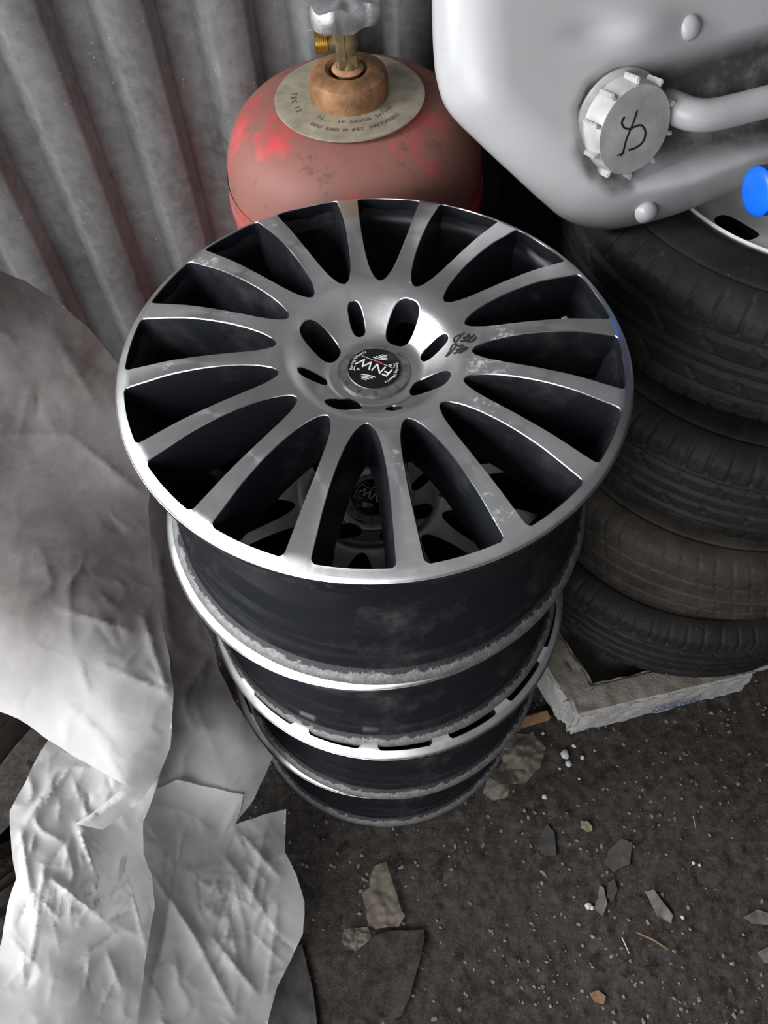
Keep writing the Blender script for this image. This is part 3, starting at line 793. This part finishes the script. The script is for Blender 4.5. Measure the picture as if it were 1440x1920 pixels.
for s in rings:
    for i in range(NN):
        p = cen+(OL[i]-cen)*s; d = dl[i]*(1-s)*.8; h = 0
        if d < RE: h = -RE+math.sqrt(max(0, RE*RE-(RE-d)**2))
        h = h+can_h(p)*min(1, d/.03)
        acc.v.append(CP+CU*p[0]+CV*p[1]+CN*h)
        gm = max(1-sstep(-.012, .016, sdpoly(p, GR)), .8*(1-sstep(-.006, .010, sdpoly(p, GR2))), .65*(1-sstep(-.004, .012, sdpoly(p, GR3)))) if .03 < s < .97 else 0
        grime.append(gm)
BK = Vector((.30, .93, .06)).normalized()
for bk, sh in ((.03, 1.0), (.08, .99), (.14, .965), (.17, .93), (.185, .86), (.19, .5), (.19, .02)):
    for i in range(NN):
        p = cen+(OL[i]-cen)*sh; acc.v.append(CP+CU*p[0]+CV*p[1]-CN*RE+BK*bk); grime.append(0)
nr = len(rings)+7
for k in range(nr-1):
    for i in range(NN): acc.f.append((k*NN+i, k*NN+(i+1) % NN, (k+1)*NN+(i+1) % NN, (k+1)*NN+i))
acc.f.append(tuple(range(NN))[::-1]); 
can = empty('canister', loc=tuple(atz(1200, 438, .80))); tag(can, 'large white plastic canister with a grimy handle and screw cap, lying on the tyres', 'canister')
bpy.context.view_layer.update()
ci = can.matrix_world.inverted()
cb = mesh_obj('body', [ci @ p for p in acc.v], acc.f, M['can'], can)
at = cb.data.attributes.new('grime', 'FLOAT', 'POINT'); at.data.foreach_set('value', np.array(grime, dtype=np.float32))
def chld(o): o.parent = can; o.matrix_parent_inverse = ci.copy(); return o
# screw cap
KN = Vector((.36, -.86, .24)).normalized(); KB = onplane(1150, 226, CP-CN*.024, CN)
KX = KN.orthogonal().normalized(); KY = KN.cross(KX); KM = Matrix((KX, KY, KN)).transposed().to_4x4(); KM.translation = KB
def at_k(v): return [KM @ Vector(p) for p in v]
v, f = lathe([(.044, -.012), (.050, .004), (.0535, .006), (.0535, .0095), (.050, .0115), (.0475, .012), (.0465, .014), (.0455, .034), (.0435, .0375), (.030, .0380), (0, .0380)], 96)
kc = chld(sharp(mesh_obj('screw_cap', at_k(v), f, M['cap']), 35))
for k in range(10):
    a = 2*PI*k/10+.2; bm = bmesh.new(); bmesh.ops.create_cube(bm, size=1)
    for v in bm.verts: v.co = Vector((v.co.x*.0075+.0478, v.co.y*.0042, v.co.z*.024+.0255))
    bmesh.ops.bevel(bm, geom=bm.edges[:], offset=.0011, segments=2, affect='EDGES')
    bmesh.ops.transform(bm, matrix=KM @ Matrix.Rotation(a, 4, 'Z'), verts=bm.verts[:])
    r = bm_obj('grip_rib', bm, M['cap']); r.parent = kc
acc = Acc(); KT = KB+KN*.0383
def kpl(x, y, l): return onplane(x, y, KT+KN*l, KN)
flatstroke(acc, [(1195, 207), (1189, 226), (1182, 243), (1174, 263), (1169, 283), (1164, 293)], 3.4, .0002, kpl)
flatstroke(acc, [(1171, 219), (1166, 230), (1170, 239), (1180, 242), (1192, 237), (1202, 235), (1209, 243), (1210, 254), (1204, 268), (1192, 277), (1178, 282)], 3.8, .0003, kpl)
flatstroke(acc, [(1157, 292), (1171, 287)], 2.4, .0004, kpl)
o = acc.obj('marker_number', M['marker'], kc); o['label'] = 'number 8 drawn in black marker'
# handle and moulded studs
hp = [onplane(x, y, CP+CN*h, CN) for x, y, h in ((1250, 196, -.034), (1266, 203, -.012), (1295, 214, .000), (1330, 216, .004), (1380, 206, .004), (1450, 188, .004), (1540, 168, .0), (1590, 158, -.03))]
hp = catmull(hp, 5); chld(tube('handle', hp, [.0165]*len(hp), M['can'], None, 20))
for (x, y, w) in ((1291, 52, .0118), (1218, 398, .0102)):
    c = onplane(x, y, CP, CN); q = ((c-CP).dot(CU), (c-CP).dot(CV))
    v, f = lathe([(.0, .55), (.35, .52), (.65, .42), (.88, .25), (1, .0), (1.15, -.25), (1.3, -.6)], 32)
    dd = -.004 if y > 300 else 0.0
    chld(mesh_obj('moulded_stud', [c+CN*(can_h(q)+dd+p[2]*w)+(CU*p[0]+CV*p[1])*w for p in v], f, M['can']))

# blue capped bottle at the right edge
bp = onplane(1414, 361, atz(1400, 400, .86), Vector((0, -1, 0))); 
bd = Vector((.93, .22, -.03)).normalized()
bt = empty('bottle', loc=bp); tag(bt, 'bright blue screw-topped bottle poking in at the right edge below the canister', 'bottle')
BX = Matrix((bd.orthogonal().normalized(), bd.cross(bd.orthogonal().normalized()), bd)).transposed()
def bl(pr, n=48):
    v, f = lathe(pr, n); return [BX @ Vector(p) for p in v], f
v, f = bl([(0, 0), (.018, 0), (.0232, .0015), (.0245, .004)]); bc = sharp(mesh_obj('cap_top', v, f, M['blue'], bt), 50)
v, f = bl([(.0245, .004), (.0245, .052), (.022, .053)]); mesh_obj('cap_skirt', v, f, M['bluedark'], bt)
v, f = bl([(.0215, .050), (.0215, .07), (.045, .11), (.048, .13), (.048, .26), (.044, .27), (0, .27)]); mesh_obj('bottle_body', v, f, M['bluedark'], bt)

# ------------------------------------------------------------------ tyres under the plastic on the left
LT = []
for c, R, rz, style, mt, lab in (((-.535, .345, .252), .278, math.radians(60), 2, 'rubberdust', 'dusty block-treaded tyre standing at the left edge, half hidden by the plastic'),
                   ((-.560, .020, .232), .258, math.radians(60), 0, 'rubberdust', 'tyre with sipes standing at the lower left edge, nearer than the block-treaded one')):
    t = empty('tyre', loc=c); t.rotation_euler = (PI/2, 0, rz); LT.append(t)
    v, f = tyre_mesh(R, .068, .17, style, 20+len(LT), 540)
    mesh_obj('tread_and_sidewall', v, f, M[mt], t); tag(t, lab, 'tyre')

# ------------------------------------------------------------------ the plastic sheet
def tps(P, z):
    P = np.array(P, float)/1000; n = len(P); d = np.hypot(P[:, None, 0]-P[None, :, 0], P[:, None, 1]-P[None, :, 1])
    K = np.where(d > 0, d*d*np.log(d+1e-12), 0)+np.eye(n)*2e-4; A = np.zeros((n+3, n+3)); A[:n, :n] = K; A[:n, n] = 1; A[:n, n+1:] = P; A[n, :n] = 1; A[n+1:, :n] = P.T
    w = np.linalg.solve(A, np.concatenate([z, [0, 0, 0]]))
    def ev(Q):
        Q = np.array(Q, float)/1000; d = np.hypot(Q[:, None, 0]-P[None, :, 0], Q[:, None, 1]-P[None, :, 1])
        return np.where(d > 0, d*d*np.log(d+1e-12), 0) @ w[:n] + w[n] + Q @ w[n+1:]
    return ev
def fold(outline, ctrl, creases, seed, parent, mat, step=6, amp=.006, ck=1.0, fine=0, s0=0, s1=0):
    """one layer of film: an outline and heights above the floor at some of its points, with creases"""
    O = [(a[0]+(b[0]-a[0])*i/6, a[1]+(b[1]-a[1])*i/6) for a, b in zip(outline, outline[1:]+outline[:1]) for i in range(6)]
    O = [(x+2.0*noise.noise(Vector((x*.03, y*.03, seed))), y+2.0*noise.noise(Vector((x*.03, y*.03, seed+9)))) for x, y in O]
    xs = [p[0] for p in O]; ys = [p[1] for p in O]; ex = []
    gx, gy = np.meshgrid(np.arange(min(xs), max(xs), step), np.arange(min(ys), max(ys), step)); gx = gx.ravel()+np.random.uniform(-2, 2, gx.size); gy = gy.ravel()+np.random.uniform(-2, 2, gy.size)
    k = pip_np(gx, gy, O); V, F = cdt([O], list(zip(gx[k], gy[k])))
    rc = random.Random(int(seed*10)); creases = list(creases)
    for _ in range(fine):
        x0, y0 = O[rc.randrange(len(O))]; k0 = rc.uniform(.1, .95); x0 += (sum(xs)/len(xs)-x0)*k0; y0 += (sum(ys)/len(ys)-y0)*k0
        a_ = PI/2+rc.gauss(0, .7); ln = rc.uniform(25, 95); creases.append((x0, y0, x0+ln*math.cos(a_), y0+ln*math.sin(a_), rc.choice((1, 1, -1))*rc.uniform(.003, .007), rc.uniform(4, 10)))
    z = tps([c[:2] for c in ctrl], np.array([c[2] for c in ctrl]))(V)
    ver = []
    for (x, y), h in zip(V, z):
        for (x0, y0, x1, y1, am, wd) in creases:
            L2 = (x1-x0)**2+(y1-y0)**2; t = max(0, min(1, ((x-x0)*(x1-x0)+(y-y0)*(y1-y0))/L2)); dx, dy = x-x0-t*(x1-x0), y-y0-t*(y1-y0)
            d = math.hypot(dx, dy)/wd; h += ck*am*math.exp(-d*1.3)*(.35+.65*math.sin(PI*(.08+.84*t)))
        p = Vector((x*.006, y*.006, seed)); rd = 1-abs(noise.noise(p*1.0+Vector((noise.noise(p*2), noise.noise(p*2+Vector((5, 0, 0))), 0))*.8)); 
        rd2 = 1-abs(noise.noise(p*2.7+Vector((7, 3, 1))))
        h += amp*(rd**3*1.4-.6) + amp*.35*(rd2**4) + amp*1.5*noise.noise(p*.5)
        h = max(h, .012)
        ver.append(atz(x, y, h))
    soil_shade = np.clip((s0-V[:, 1]+26*np.sin(V[:, 0]*.03))/s1, 0, 1) if s1 else np.zeros(len(V))  # dust and dimness both graded into the colour, strongest at a fold's top
    i = parent.matrix_world.inverted()
    o = mesh_obj('fold', [i @ q for q in ver], [tuple(q[::-1]) for q in F], mat, parent)
    o.data.attributes.new('soil_shade', 'FLOAT', 'POINT').data.foreach_set('value', soil_shade.astype(np.float32))
    return o
ps = empty('plastic_sheet', loc=(-.40, .35, 0)); tag(ps, 'crumpled translucent white plastic sheet draped over tyres on the left', 'plastic sheet')
bpy.context.view_layer.update()
low = [(200, 650), (232, 700), (262, 800), (300, 900), (318, 965), (326, 1030), (352, 1108), (378, 1160), (398, 1200), (412, 1258), (444, 1322), (478, 1375), (512, 1420), (484, 1482), (442, 1546), (490, 1528), (536, 1518), (535, 1598), (556, 1640), (571, 1692), (568, 1750), (545, 1800), (520, 1850), (500, 1925), (480, 2000), (300, 2000), (180, 1990), (200, 1700), (150, 1540), (170, 1350), (120, 1000), (130, 700)]
lowc = [(200, 660, .57), (318, 965, .50), (355, 1110, .42), (400, 1200, .37), (415, 1260, .365), (450, 1320, .39), (480, 1372, .37), (512, 1420, .33), (484, 1482, .27), (442, 1546, .20), (536, 1518, .14), (535, 1598, .12), (571, 1692, .09), (545, 1800, .06), (500, 1925, .05), (480, 2000, .04), (300, 2000, .16), (200, 1700, .30), (300, 1700, .24), (400, 1700, .18), (300, 1560, .30), (380, 1480, .30), (150, 1540, .42), (170, 1350, .46), (300, 1300, .40), (340, 1200, .39), (120, 1000, .48), (230, 900, .48), (130, 700, .56)]
lowcr = [(330, 1460, 455, 1490, .018, 16), (455, 1490, 420, 1560, .012, 12), (295, 1650, 380, 1780, .022, 14), (400, 1760, 480, 1860, .02, 14), (450, 1560, 520, 1640, .016, 12), (330, 1620, 300, 1800, -.014, 16), (500, 1540, 470, 1700, .012, 14), (290, 1000, 320, 1200, .010, 16), (370, 1330, 420, 1460, .010, 20), (420, 1600, 530, 1760, .012, 16), (520, 1700, 500, 1860, .010, 12), (350, 1730, 440, 1900, .014, 12)]
cut = low.index((442, 1546))
rear = low[:cut-1]+[(476, 1500), (430, 1560), (250, 1580)]+[p for p in low[cut:] if p[1] < 1560 and p[0] < 200]
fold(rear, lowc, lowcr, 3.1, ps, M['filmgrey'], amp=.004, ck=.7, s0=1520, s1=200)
front = [(250, 1500), (330, 1462), (400, 1478), (456, 1490), (452, 1520)]+[p for p in low[cut:] if p[1] > 1510]+[(200, 1560)]
fold(front, [(x, y, z+.010) for x, y, z in lowc], lowcr, 3.1, ps, M['film'], step=4, amp=.003, ck=.5, fine=70)
bot = [(96, 1378), (60, 1440), (18, 1520), (22, 1590), (30, 1650), (14, 1700), (4, 1760), (-20, 1850), (-60, 2000), (160, 2010), (240, 2000), (258, 1920), (272, 1800), (290, 1700), (284, 1640), (268, 1600), (270, 1540), (296, 1470), (312, 1400), (260, 1340), (160, 1330)]
botc = [(96, 1378, .48), (18, 1520, .50), (30, 1650, .49), (4, 1760, .46), (-60, 2000, .36), (100, 1700, .46), (100, 1850, .40), (160, 2010, .30), (240, 2000, .24), (258, 1920, .26), (285, 1700, .33), (268, 1600, .37), (296, 1470, .44), (312, 1400, .42), (160, 1330, .45), (260, 1340, .44), (150, 1540, .46), (160, 1620, .45), (200, 1760, .37)]
botcr = [(40, 1560, 60, 1700, .012, 12), (100, 1650, 190, 1720, .022, 12), (190, 1720, 180, 1660, .014, 9), (150, 1560, 185, 1650, .020, 9), (185, 1650, 175, 1680, .014, 8), (145, 1545, 220, 1620, .012, 10), (200, 1780, 225, 1850, .012, 10), (240, 1640, 275, 1780, .018, 12), (80, 1640, 60, 1800, .012, 12), (150, 1800, 230, 1740, .012, 12), (160, 1850, 170, 1780, .010, 8), (90, 1480, 50, 1540, .010, 10), (110, 1720, 200, 1700, .010, 9)]
fold(bot, botc, botcr, 8.4, ps, M['film'], step=4, amp=.003, ck=.5, fine=70)
upr = [(-60, 492), (0, 509), (42, 524), (105, 561), (168, 618), (226, 688), (262, 790), (286, 880), (278, 960), (284, 1050), (300, 1150), (318, 1240), (326, 1300), (320, 1400), (300, 1450), (268, 1498), (242, 1520), (190, 1556), (142, 1545), (190, 1510), (236, 1473), (160, 1430), (90, 1386), (35, 1347), (0, 1334), (-60, 1312), (-90, 900)]
uprc = [(-60, 492, .69), (0, 509, .66), (105, 561, .61), (226, 688, .60), (286, 880, .58), (280, 980, .57), (300, 1150, .57), (326, 1300, .54), (300, 1450, .51), (240, 1520, .50), (142, 1545, .52), (236, 1473, .53), (160, 1430, .53), (90, 1386, .53), (0, 1334, .53), (-60, 1312, .53), (-90, 900, .62), (60, 800, .60), (120, 1000, .61), (180, 1180, .60), (60, 1150, .62), (100, 650, .63)]
uprcr = [(0, 1190, 150, 1240, .008, 10), (150, 1240, 165, 1300, .008, 9), (110, 1140, 240, 1180, .012, 10), (200, 1250, 320, 1300, .014, 14), (0, 815, 130, 815, .010, 14), (130, 815, 260, 920, .012, 16), (240, 1490, 150, 1545, .014, 8), (100, 1300, 150, 1340, .006, 8), (150, 1330, 235, 1470, .006, 10), (60, 1070, 170, 1030, .008, 14), (270, 1160, 310, 1290, .012, 10), (100, 620, 180, 760, .008, 20)]
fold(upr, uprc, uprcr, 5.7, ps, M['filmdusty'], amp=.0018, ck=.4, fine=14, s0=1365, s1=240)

# ------------------------------------------------------------------ polystyrene box under the tyres and bits beside it
fb = empty('foam_box', loc=(.322, .446, 0)); fb.rotation_euler = (0, 0, math.radians(10.5))
def rough_box(x0, x1, y0, y1, z0, z1, seed, mat, parent, name, step=.006, amp=.002, taper=0.0, grimetop=True):
    """a box of crumbly foam: every face a fine grid, corners rounded and chewed"""
    bm = bmesh.new(); bmesh.ops.create_cube(bm, size=1)
    for v in bm.verts: v.co = Vector((x0 if v.co.x < 0 else x1, y0 if v.co.y < 0 else y1, z0 if v.co.z < 0 else z1))
    bmesh.ops.bevel(bm, geom=bm.edges[:], offset=.006, segments=2, affect='EDGES')
    for ax, a, b in ((0, x0, x1), (1, y0, y1), (2, z0, z1)):
        n = int((b-a)/step)
        for i in range(1, n):
            c = Vector((0, 0, 0)); c[ax] = a+(b-a)*i/n; no = Vector((0, 0, 0)); no[ax] = 1
            bmesh.ops.bisect_plane(bm, geom=bm.verts[:]+bm.edges[:]+bm.faces[:], plane_co=c, plane_no=no)
    bm.normal_update(); gr = []
    for v in bm.verts:
        p = v.co.copy(); top = 1 if p.z > z1-.004 else 0
        w = noise.noise(p*60+Vector((seed, 0, 0)))+.6*noise.noise(p*150+Vector((seed, 4, 0)))
        v.co += v.normal*amp*w
        e = sum((abs(p.x-x0) < .02 or abs(p.x-x1) < .02, abs(p.y-y0) < .02, p.z > z1-.02))
        if e >= 2: v.co -= v.normal*(.012 if p.x < x0+.045 else .003)*max(0, noise.noise(p*30+Vector((seed, 1, 2))))
        if taper: v.co.z -= taper*max(0, (p.x-x0)/(x1-x0))*(p.z-z0)/(z1-z0)
        gr.append(1.0 if (grimetop and top) else 0.0)
    o = bm_obj(name, bm, mat, parent, True, 60)
    a = o.data.attributes.new('grime', 'FLOAT', 'POINT'); a.data.foreach_set('value', np.array(gr, dtype=np.float32)); return o
rough_box(-.035, .290, -.010, .040, 0, .098, 1, M['foam'], fb, 'front_side', amp=.003, taper=.020)
_e = rough_box(-.036, .024, .020, .230, 0, .096, 2, M['foam'], fb, 'end_side', amp=.003); _e.rotation_euler = (0, 0, .22)
rough_box(.000, .280, .175, .225, 0, .070, 3, M['foam'], fb, 'rear_side')
rough_box(.020, .290, .030, .180, 0, .014, 4, M['foam'], fb, 'box_bottom')
tag(fb, 'broken white polystyrene box with a dirty rim, lying on the floor under the tyres', 'foam box')
acc = Acc(); v, f = font_mesh('NOVATON', .024)
acc.add(v, f, lambda p: (.150+p[0]*.70, -.0168-p[2], .041+p[1]*1.05)); 
o = acc.obj('printed_word', M['ink'], fb); o['label'] = 'faded blue printed word'
f2 = empty('foam_slab', loc=tuple(atz(1428, 1246, 0))); rough_box(-.03, .12, -.012, .05, 0, .045, 7, M['foamclean'], f2, 'slab', amp=.004, grimetop=False)
f2.rotation_euler = (0, 0, .25); tag(f2, 'small chunk of white polystyrene at the right edge, right of the long foam box', 'foam piece')
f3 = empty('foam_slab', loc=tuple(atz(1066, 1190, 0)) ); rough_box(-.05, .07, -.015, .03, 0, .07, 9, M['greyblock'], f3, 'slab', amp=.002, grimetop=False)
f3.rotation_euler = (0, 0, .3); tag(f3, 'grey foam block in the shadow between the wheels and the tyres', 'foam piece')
# wooden stick
a, b = atz(950, 1362, .02), atz(1030, 1338, .022)
bm = bmesh.new(); bmesh.ops.create_cube(bm, size=1)
L = (b-a).length
for v in bm.verts: v.co = Vector((v.co.x*L, v.co.y*.016, v.co.z*.014))
bmesh.ops.bevel(bm, geom=bm.edges[:], offset=.002, segments=2, affect='EDGES')
o = bm_obj('wooden_stick', bm, M['wood']); o.location = (a+b)/2+Vector((0, 0, -.006)); o.rotation_euler = (0, 0, math.atan2(b.y-a.y, b.x-a.x))
tag(o, 'short brown wooden stick poking out from under the wheel stack', 'stick')

# ------------------------------------------------------------------ scraps on the floor
def scrap(name, outline, z, mat, label, cat, thick=.003, amp=.004, crumple=12, step=5, group=None, lift=None, hf=None):
    """an irregular flat scrap lying on the floor; outline in the photograph's pixels"""
    O = [(a[0]+(b[0]-a[0])*i/4, a[1]+(b[1]-a[1])*i/4) for a, b in zip(outline, outline[1:]+outline[:1]) for i in range(4)]
    O = [(x+1.2*noise.noise(Vector((x*.13, y*.13, z*7))), y+1.2*noise.noise(Vector((x*.13, y*.13, 4)))) for x, y in O]
    xs = [p[0] for p in O]; ys = [p[1] for p in O]
    gx, gy = np.meshgrid(np.arange(min(xs), max(xs), step), np.arange(min(ys), max(ys), step)); gx, gy = gx.ravel(), gy.ravel(); k = pip_np(gx, gy, O)
    V, F = cdt([O], list(zip(gx[k], gy[k]))); n = len(V); cx, cy = V.mean(0); o0 = atz(cx, cy, 0)
    top = []
    for x, y in V:
        q = atz(x, y, z); h = floor_h(q.x, q.y)+z+amp*(1-abs(noise.noise(Vector((x, y, z*100))*.001*crumple)))+amp*.5*noise.noise(Vector((x, y, 3))*.003*crumple)
        if hf: h += hf(x, y)
        top.append(atz(x, y, max(h, z)))
    v = [p-o0 for p in top]+[p-o0-Vector((0, 0, thick)) for p in top]
    F = F[:, ::-1]; f = [tuple(q) for q in F]+[tuple(q[::-1]+n) for q in F]
    cnt = {}
    for q in F:
        for i in range(3):
            e = (q[i], q[(i+1) % 3]); cnt[e] = cnt.get(e, 0)+1
    for (i, j) in list(cnt):
        if (j, i) not in cnt: f.append((i, j, j+n, i+n))
    o = sharp(mesh_obj(name, v, f, mat), 50); o.location = o0; return tag(o, label, cat, group)
def peak(cx, cy, w, h): return lambda x, y: h*math.exp(-(((x-cx)/w)**2+((y-cy)/w)**2))
scrap('plastic_bag', [(905, 1488), (915, 1455), (940, 1432), (945, 1400), (965, 1375), (1000, 1378), (1024, 1402), (1012, 1440), (985, 1468), (956, 1470), (952, 1495), (925, 1501)], .006, M['clearfilm'],
      'crumpled clear plastic bag on the dirt beside the bottom wheel', 'plastic bag', .001, .014, 38, 4, hf=lambda x, y: peak(935, 1470, 22, .030)(x, y)+peak(975, 1410, 26, .022)(x, y))
scrap('plastic_scrap', [(712, 1618), (724, 1616), (733, 1645), (745, 1680), (752, 1705), (760, 1716), (747, 1738), (725, 1738), (705, 1742), (690, 1735), (684, 1700), (679, 1676), (692, 1664), (695, 1640), (702, 1625)], .006, M['clearfilm'],
      'pointed scrap of cloudy plastic on the floor in front of the wheels', 'plastic scrap', .001, .010, 30, 4)
scrap('plastic_scrap', [(645, 1742), (668, 1740), (690, 1738), (696, 1758), (682, 1772), (668, 1782), (650, 1782), (640, 1764)], .004, M['clearfilm'],
      'small crumpled bit of plastic just left of the pointed scrap', 'plastic scrap', .001, .012, 60, 3)
scrap('flat_board', [(700, 1755), (730, 1745), (794, 1744), (797, 1755), (790, 1790), (768, 1870), (752, 1905), (735, 1912), (700, 1903), (674, 1885), (676, 1850), (690, 1790)], .010, M['dirt'],
      'flat dark board lying at the bottom centre of the dirt floor', 'board', .010, .001, 8, 6)
scrap('dark_slab', [(520, 1790), (566, 1770), (585, 1850), (600, 1960), (480, 1960)], .010, M['stone'], 'dark slab half under the plastic sheet at the bottom', 'slab', .01, .002, 8, 6)
scrap('leaf', [(1088, 1540), (1100, 1539), (1110, 1548), (1110, 1558), (1100, 1560), (1090, 1552)], .004, M['leaf'], 'small yellowish dry leaf on the dirt floor', 'leaf', .0008, .003, 40, 2)
scrap('grey_shard', [(1124, 1660), (1132, 1664), (1139, 1695), (1130, 1717), (1114, 1704), (1121, 1682)], .006, M['shard'], 'pale grey triangular shard on the floor next to a white crumb', 'shard', .002, .002, 20, 3)
scrap('grey_shard', [(1140, 1655), (1152, 1648), (1158, 1668), (1148, 1692), (1138, 1680)], .006, M['stone'], 'dark shard lying against the pale triangular shard', 'shard', .002, .002, 20, 3)
scrap('grey_shard', [(1210, 1672), (1225, 1668), (1262, 1716), (1258, 1731), (1232, 1716)], .005, M['shard'], 'long dusty grey shard right of the triangular one', 'shard', .002, .003, 20, 3)
scrap('cardboard_piece', [(1140, 1595), (1165, 1572), (1186, 1580), (1180, 1620), (1150, 1634), (1134, 1618)], .004, M['card'], 'dirty brown scrap of card pressed into the floor', 'card', .002, .002, 20, 3)
scrap('rubber_scrap', [(1014, 1560), (1026, 1545), (1040, 1562), (1043, 1605), (1026, 1604), (1010, 1590)], .005, M['stone'], 'flat black oval rubber scrap on the dirt, left of the small leaf', 'rubber scrap', .003, .002, 14, 3)
scrap('rusty_scrap', [(1105, 1862), (1122, 1856), (1136, 1868), (1132, 1882), (1116, 1880)], .006, M['rustscrap'], 'small orange-brown rusty flake near the bottom edge', 'scrap metal', .003, .003, 40, 2)
scrap('grey_shard', [(1395, 1720), (1420, 1705), (1440, 1712), (1445, 1735), (1412, 1732)], .005, M['shard'], 'grey flake at the right edge of the floor', 'shard', .002, .003, 20, 3)
scrap('grey_shard', [(1420, 1785), (1450, 1770), (1460, 1800), (1435, 1806)], .005, M['shard'], 'rounded grey flake at the lower right edge of the floor', 'shard', .003, .003, 20, 3)
a, b = atz(1193, 1748, .008), atz(1252, 1780, .008)
o = tube('twig', [a-a, (b-a)*.5+Vector((.001, .002, .001)), b-a], [.0012, .0016, .0010], M['wood'], None, 8); o.location = a; tag(o, 'thin brown twig on the dirt floor at lower right', 'twig')
a, b = atz(1166, 1757, .007), atz(1180, 1788, .007)
o = tube('nail', [a-a, b-a], [.0013, .0009], M['steel'], None, 8); o.location = a; tag(o, 'short shiny nail on the floor left of the twig', 'nail')
a, b = atz(1300, 1530, .006), atz(1305, 1555, .007)
o = tube('straw_stalk', [a-a, b-a], [.0010, .0008], M['leaf'], None, 8); o.location = a; tag(o, 'pale straw stalk standing out on the floor at right', 'straw')

# crumbs of polystyrene
def blob(r, seed, sub=2, rough=.35):
    bm = bmesh.new(); bmesh.ops.create_icosphere(bm, subdivisions=sub, radius=r)
    for v in bm.verts:
        v.co *= 1+rough*noise.noise(v.co/r*1.3+Vector((seed*3.7, seed, 0))); v.co.z *= .7
    return bm
CR = [(1060, 1415, .0075), (1066, 1432, .0055), (1092, 1420, .0038), (1075, 1398, .0030), (1078, 1400, .0022), (1115, 1407, .0018), (1050, 1441, .0022), (1086, 1460, .0022), (1021, 1494, .0045), (1103, 1699, .0050), (1110, 1702, .0034), (1018, 1375, .0028), (1300, 1618, .0026), (1280, 1720, .0030), (1312, 1622, .0022), (1078, 1322, .0050), (1062, 1345, .0045)]
blobs = [bm_obj('polystyrene_crumb', blob(1.0, s, 2, .5), M['foamclean'], None, True, 180) for s in range(3)]
used = [False]*3
for i, (x, y, r) in enumerate(CR):
    k = i % 3; o = blobs[k] if not used[k] else blobs[k].copy()
    if used[k]: COL.objects.link(o)
    used[k] = True
    p = atz(x, y, 0); p = atz(x, y, floor_h(p.x, p.y)+r*.55); o.location = p; o.scale = (r, r, r); o.rotation_euler = (0, 0, i*1.3)
    if y in (1322, 1345): o.location = p
    tag(o, 'tiny white polystyrene crumb lying on the dirt floor', 'crumb', 'polystyrene crumbs on the floor')
# grit, nobody could count it
acc = Acc(); protos = []
for s in range(6):
    bm = blob(1.0, s+20, 1, .55); bm.verts.ensure_lookup_table(); protos.append(([tuple(v.co) for v in bm.verts], [tuple(v.index for v in f.verts) for f in bm.faces])); bm.free()
rs = random.Random(5)
for i in range(17000):
    x = rs.uniform(-.35, .95); y = rs.uniform(-.12, .75); r = .0005+.0034*rs.random()**8
    c = noise.noise(Vector((x*7, y*7, 2)))
    if rs.random() > .55+.6*c: continue
    v, f = protos[rs.randrange(6)]; a = rs.uniform(0, 6.3); ca_, sa_ = math.cos(a), math.sin(a); z = floor_h(x, y)+r*.25; st_ = rs.uniform(.7, 1.5)
    acc.add(v, f, lambda p: (x+r*(p[0]*ca_*st_-p[1]*sa_), y+r*(p[0]*sa_*st_+p[1]*ca_), z+r*p[2]))
o = acc.obj('grit', M['gravel'], None, False); tag(o, 'loose grit and small stones scattered on the dirt floor', 'gravel', kind='stuff')
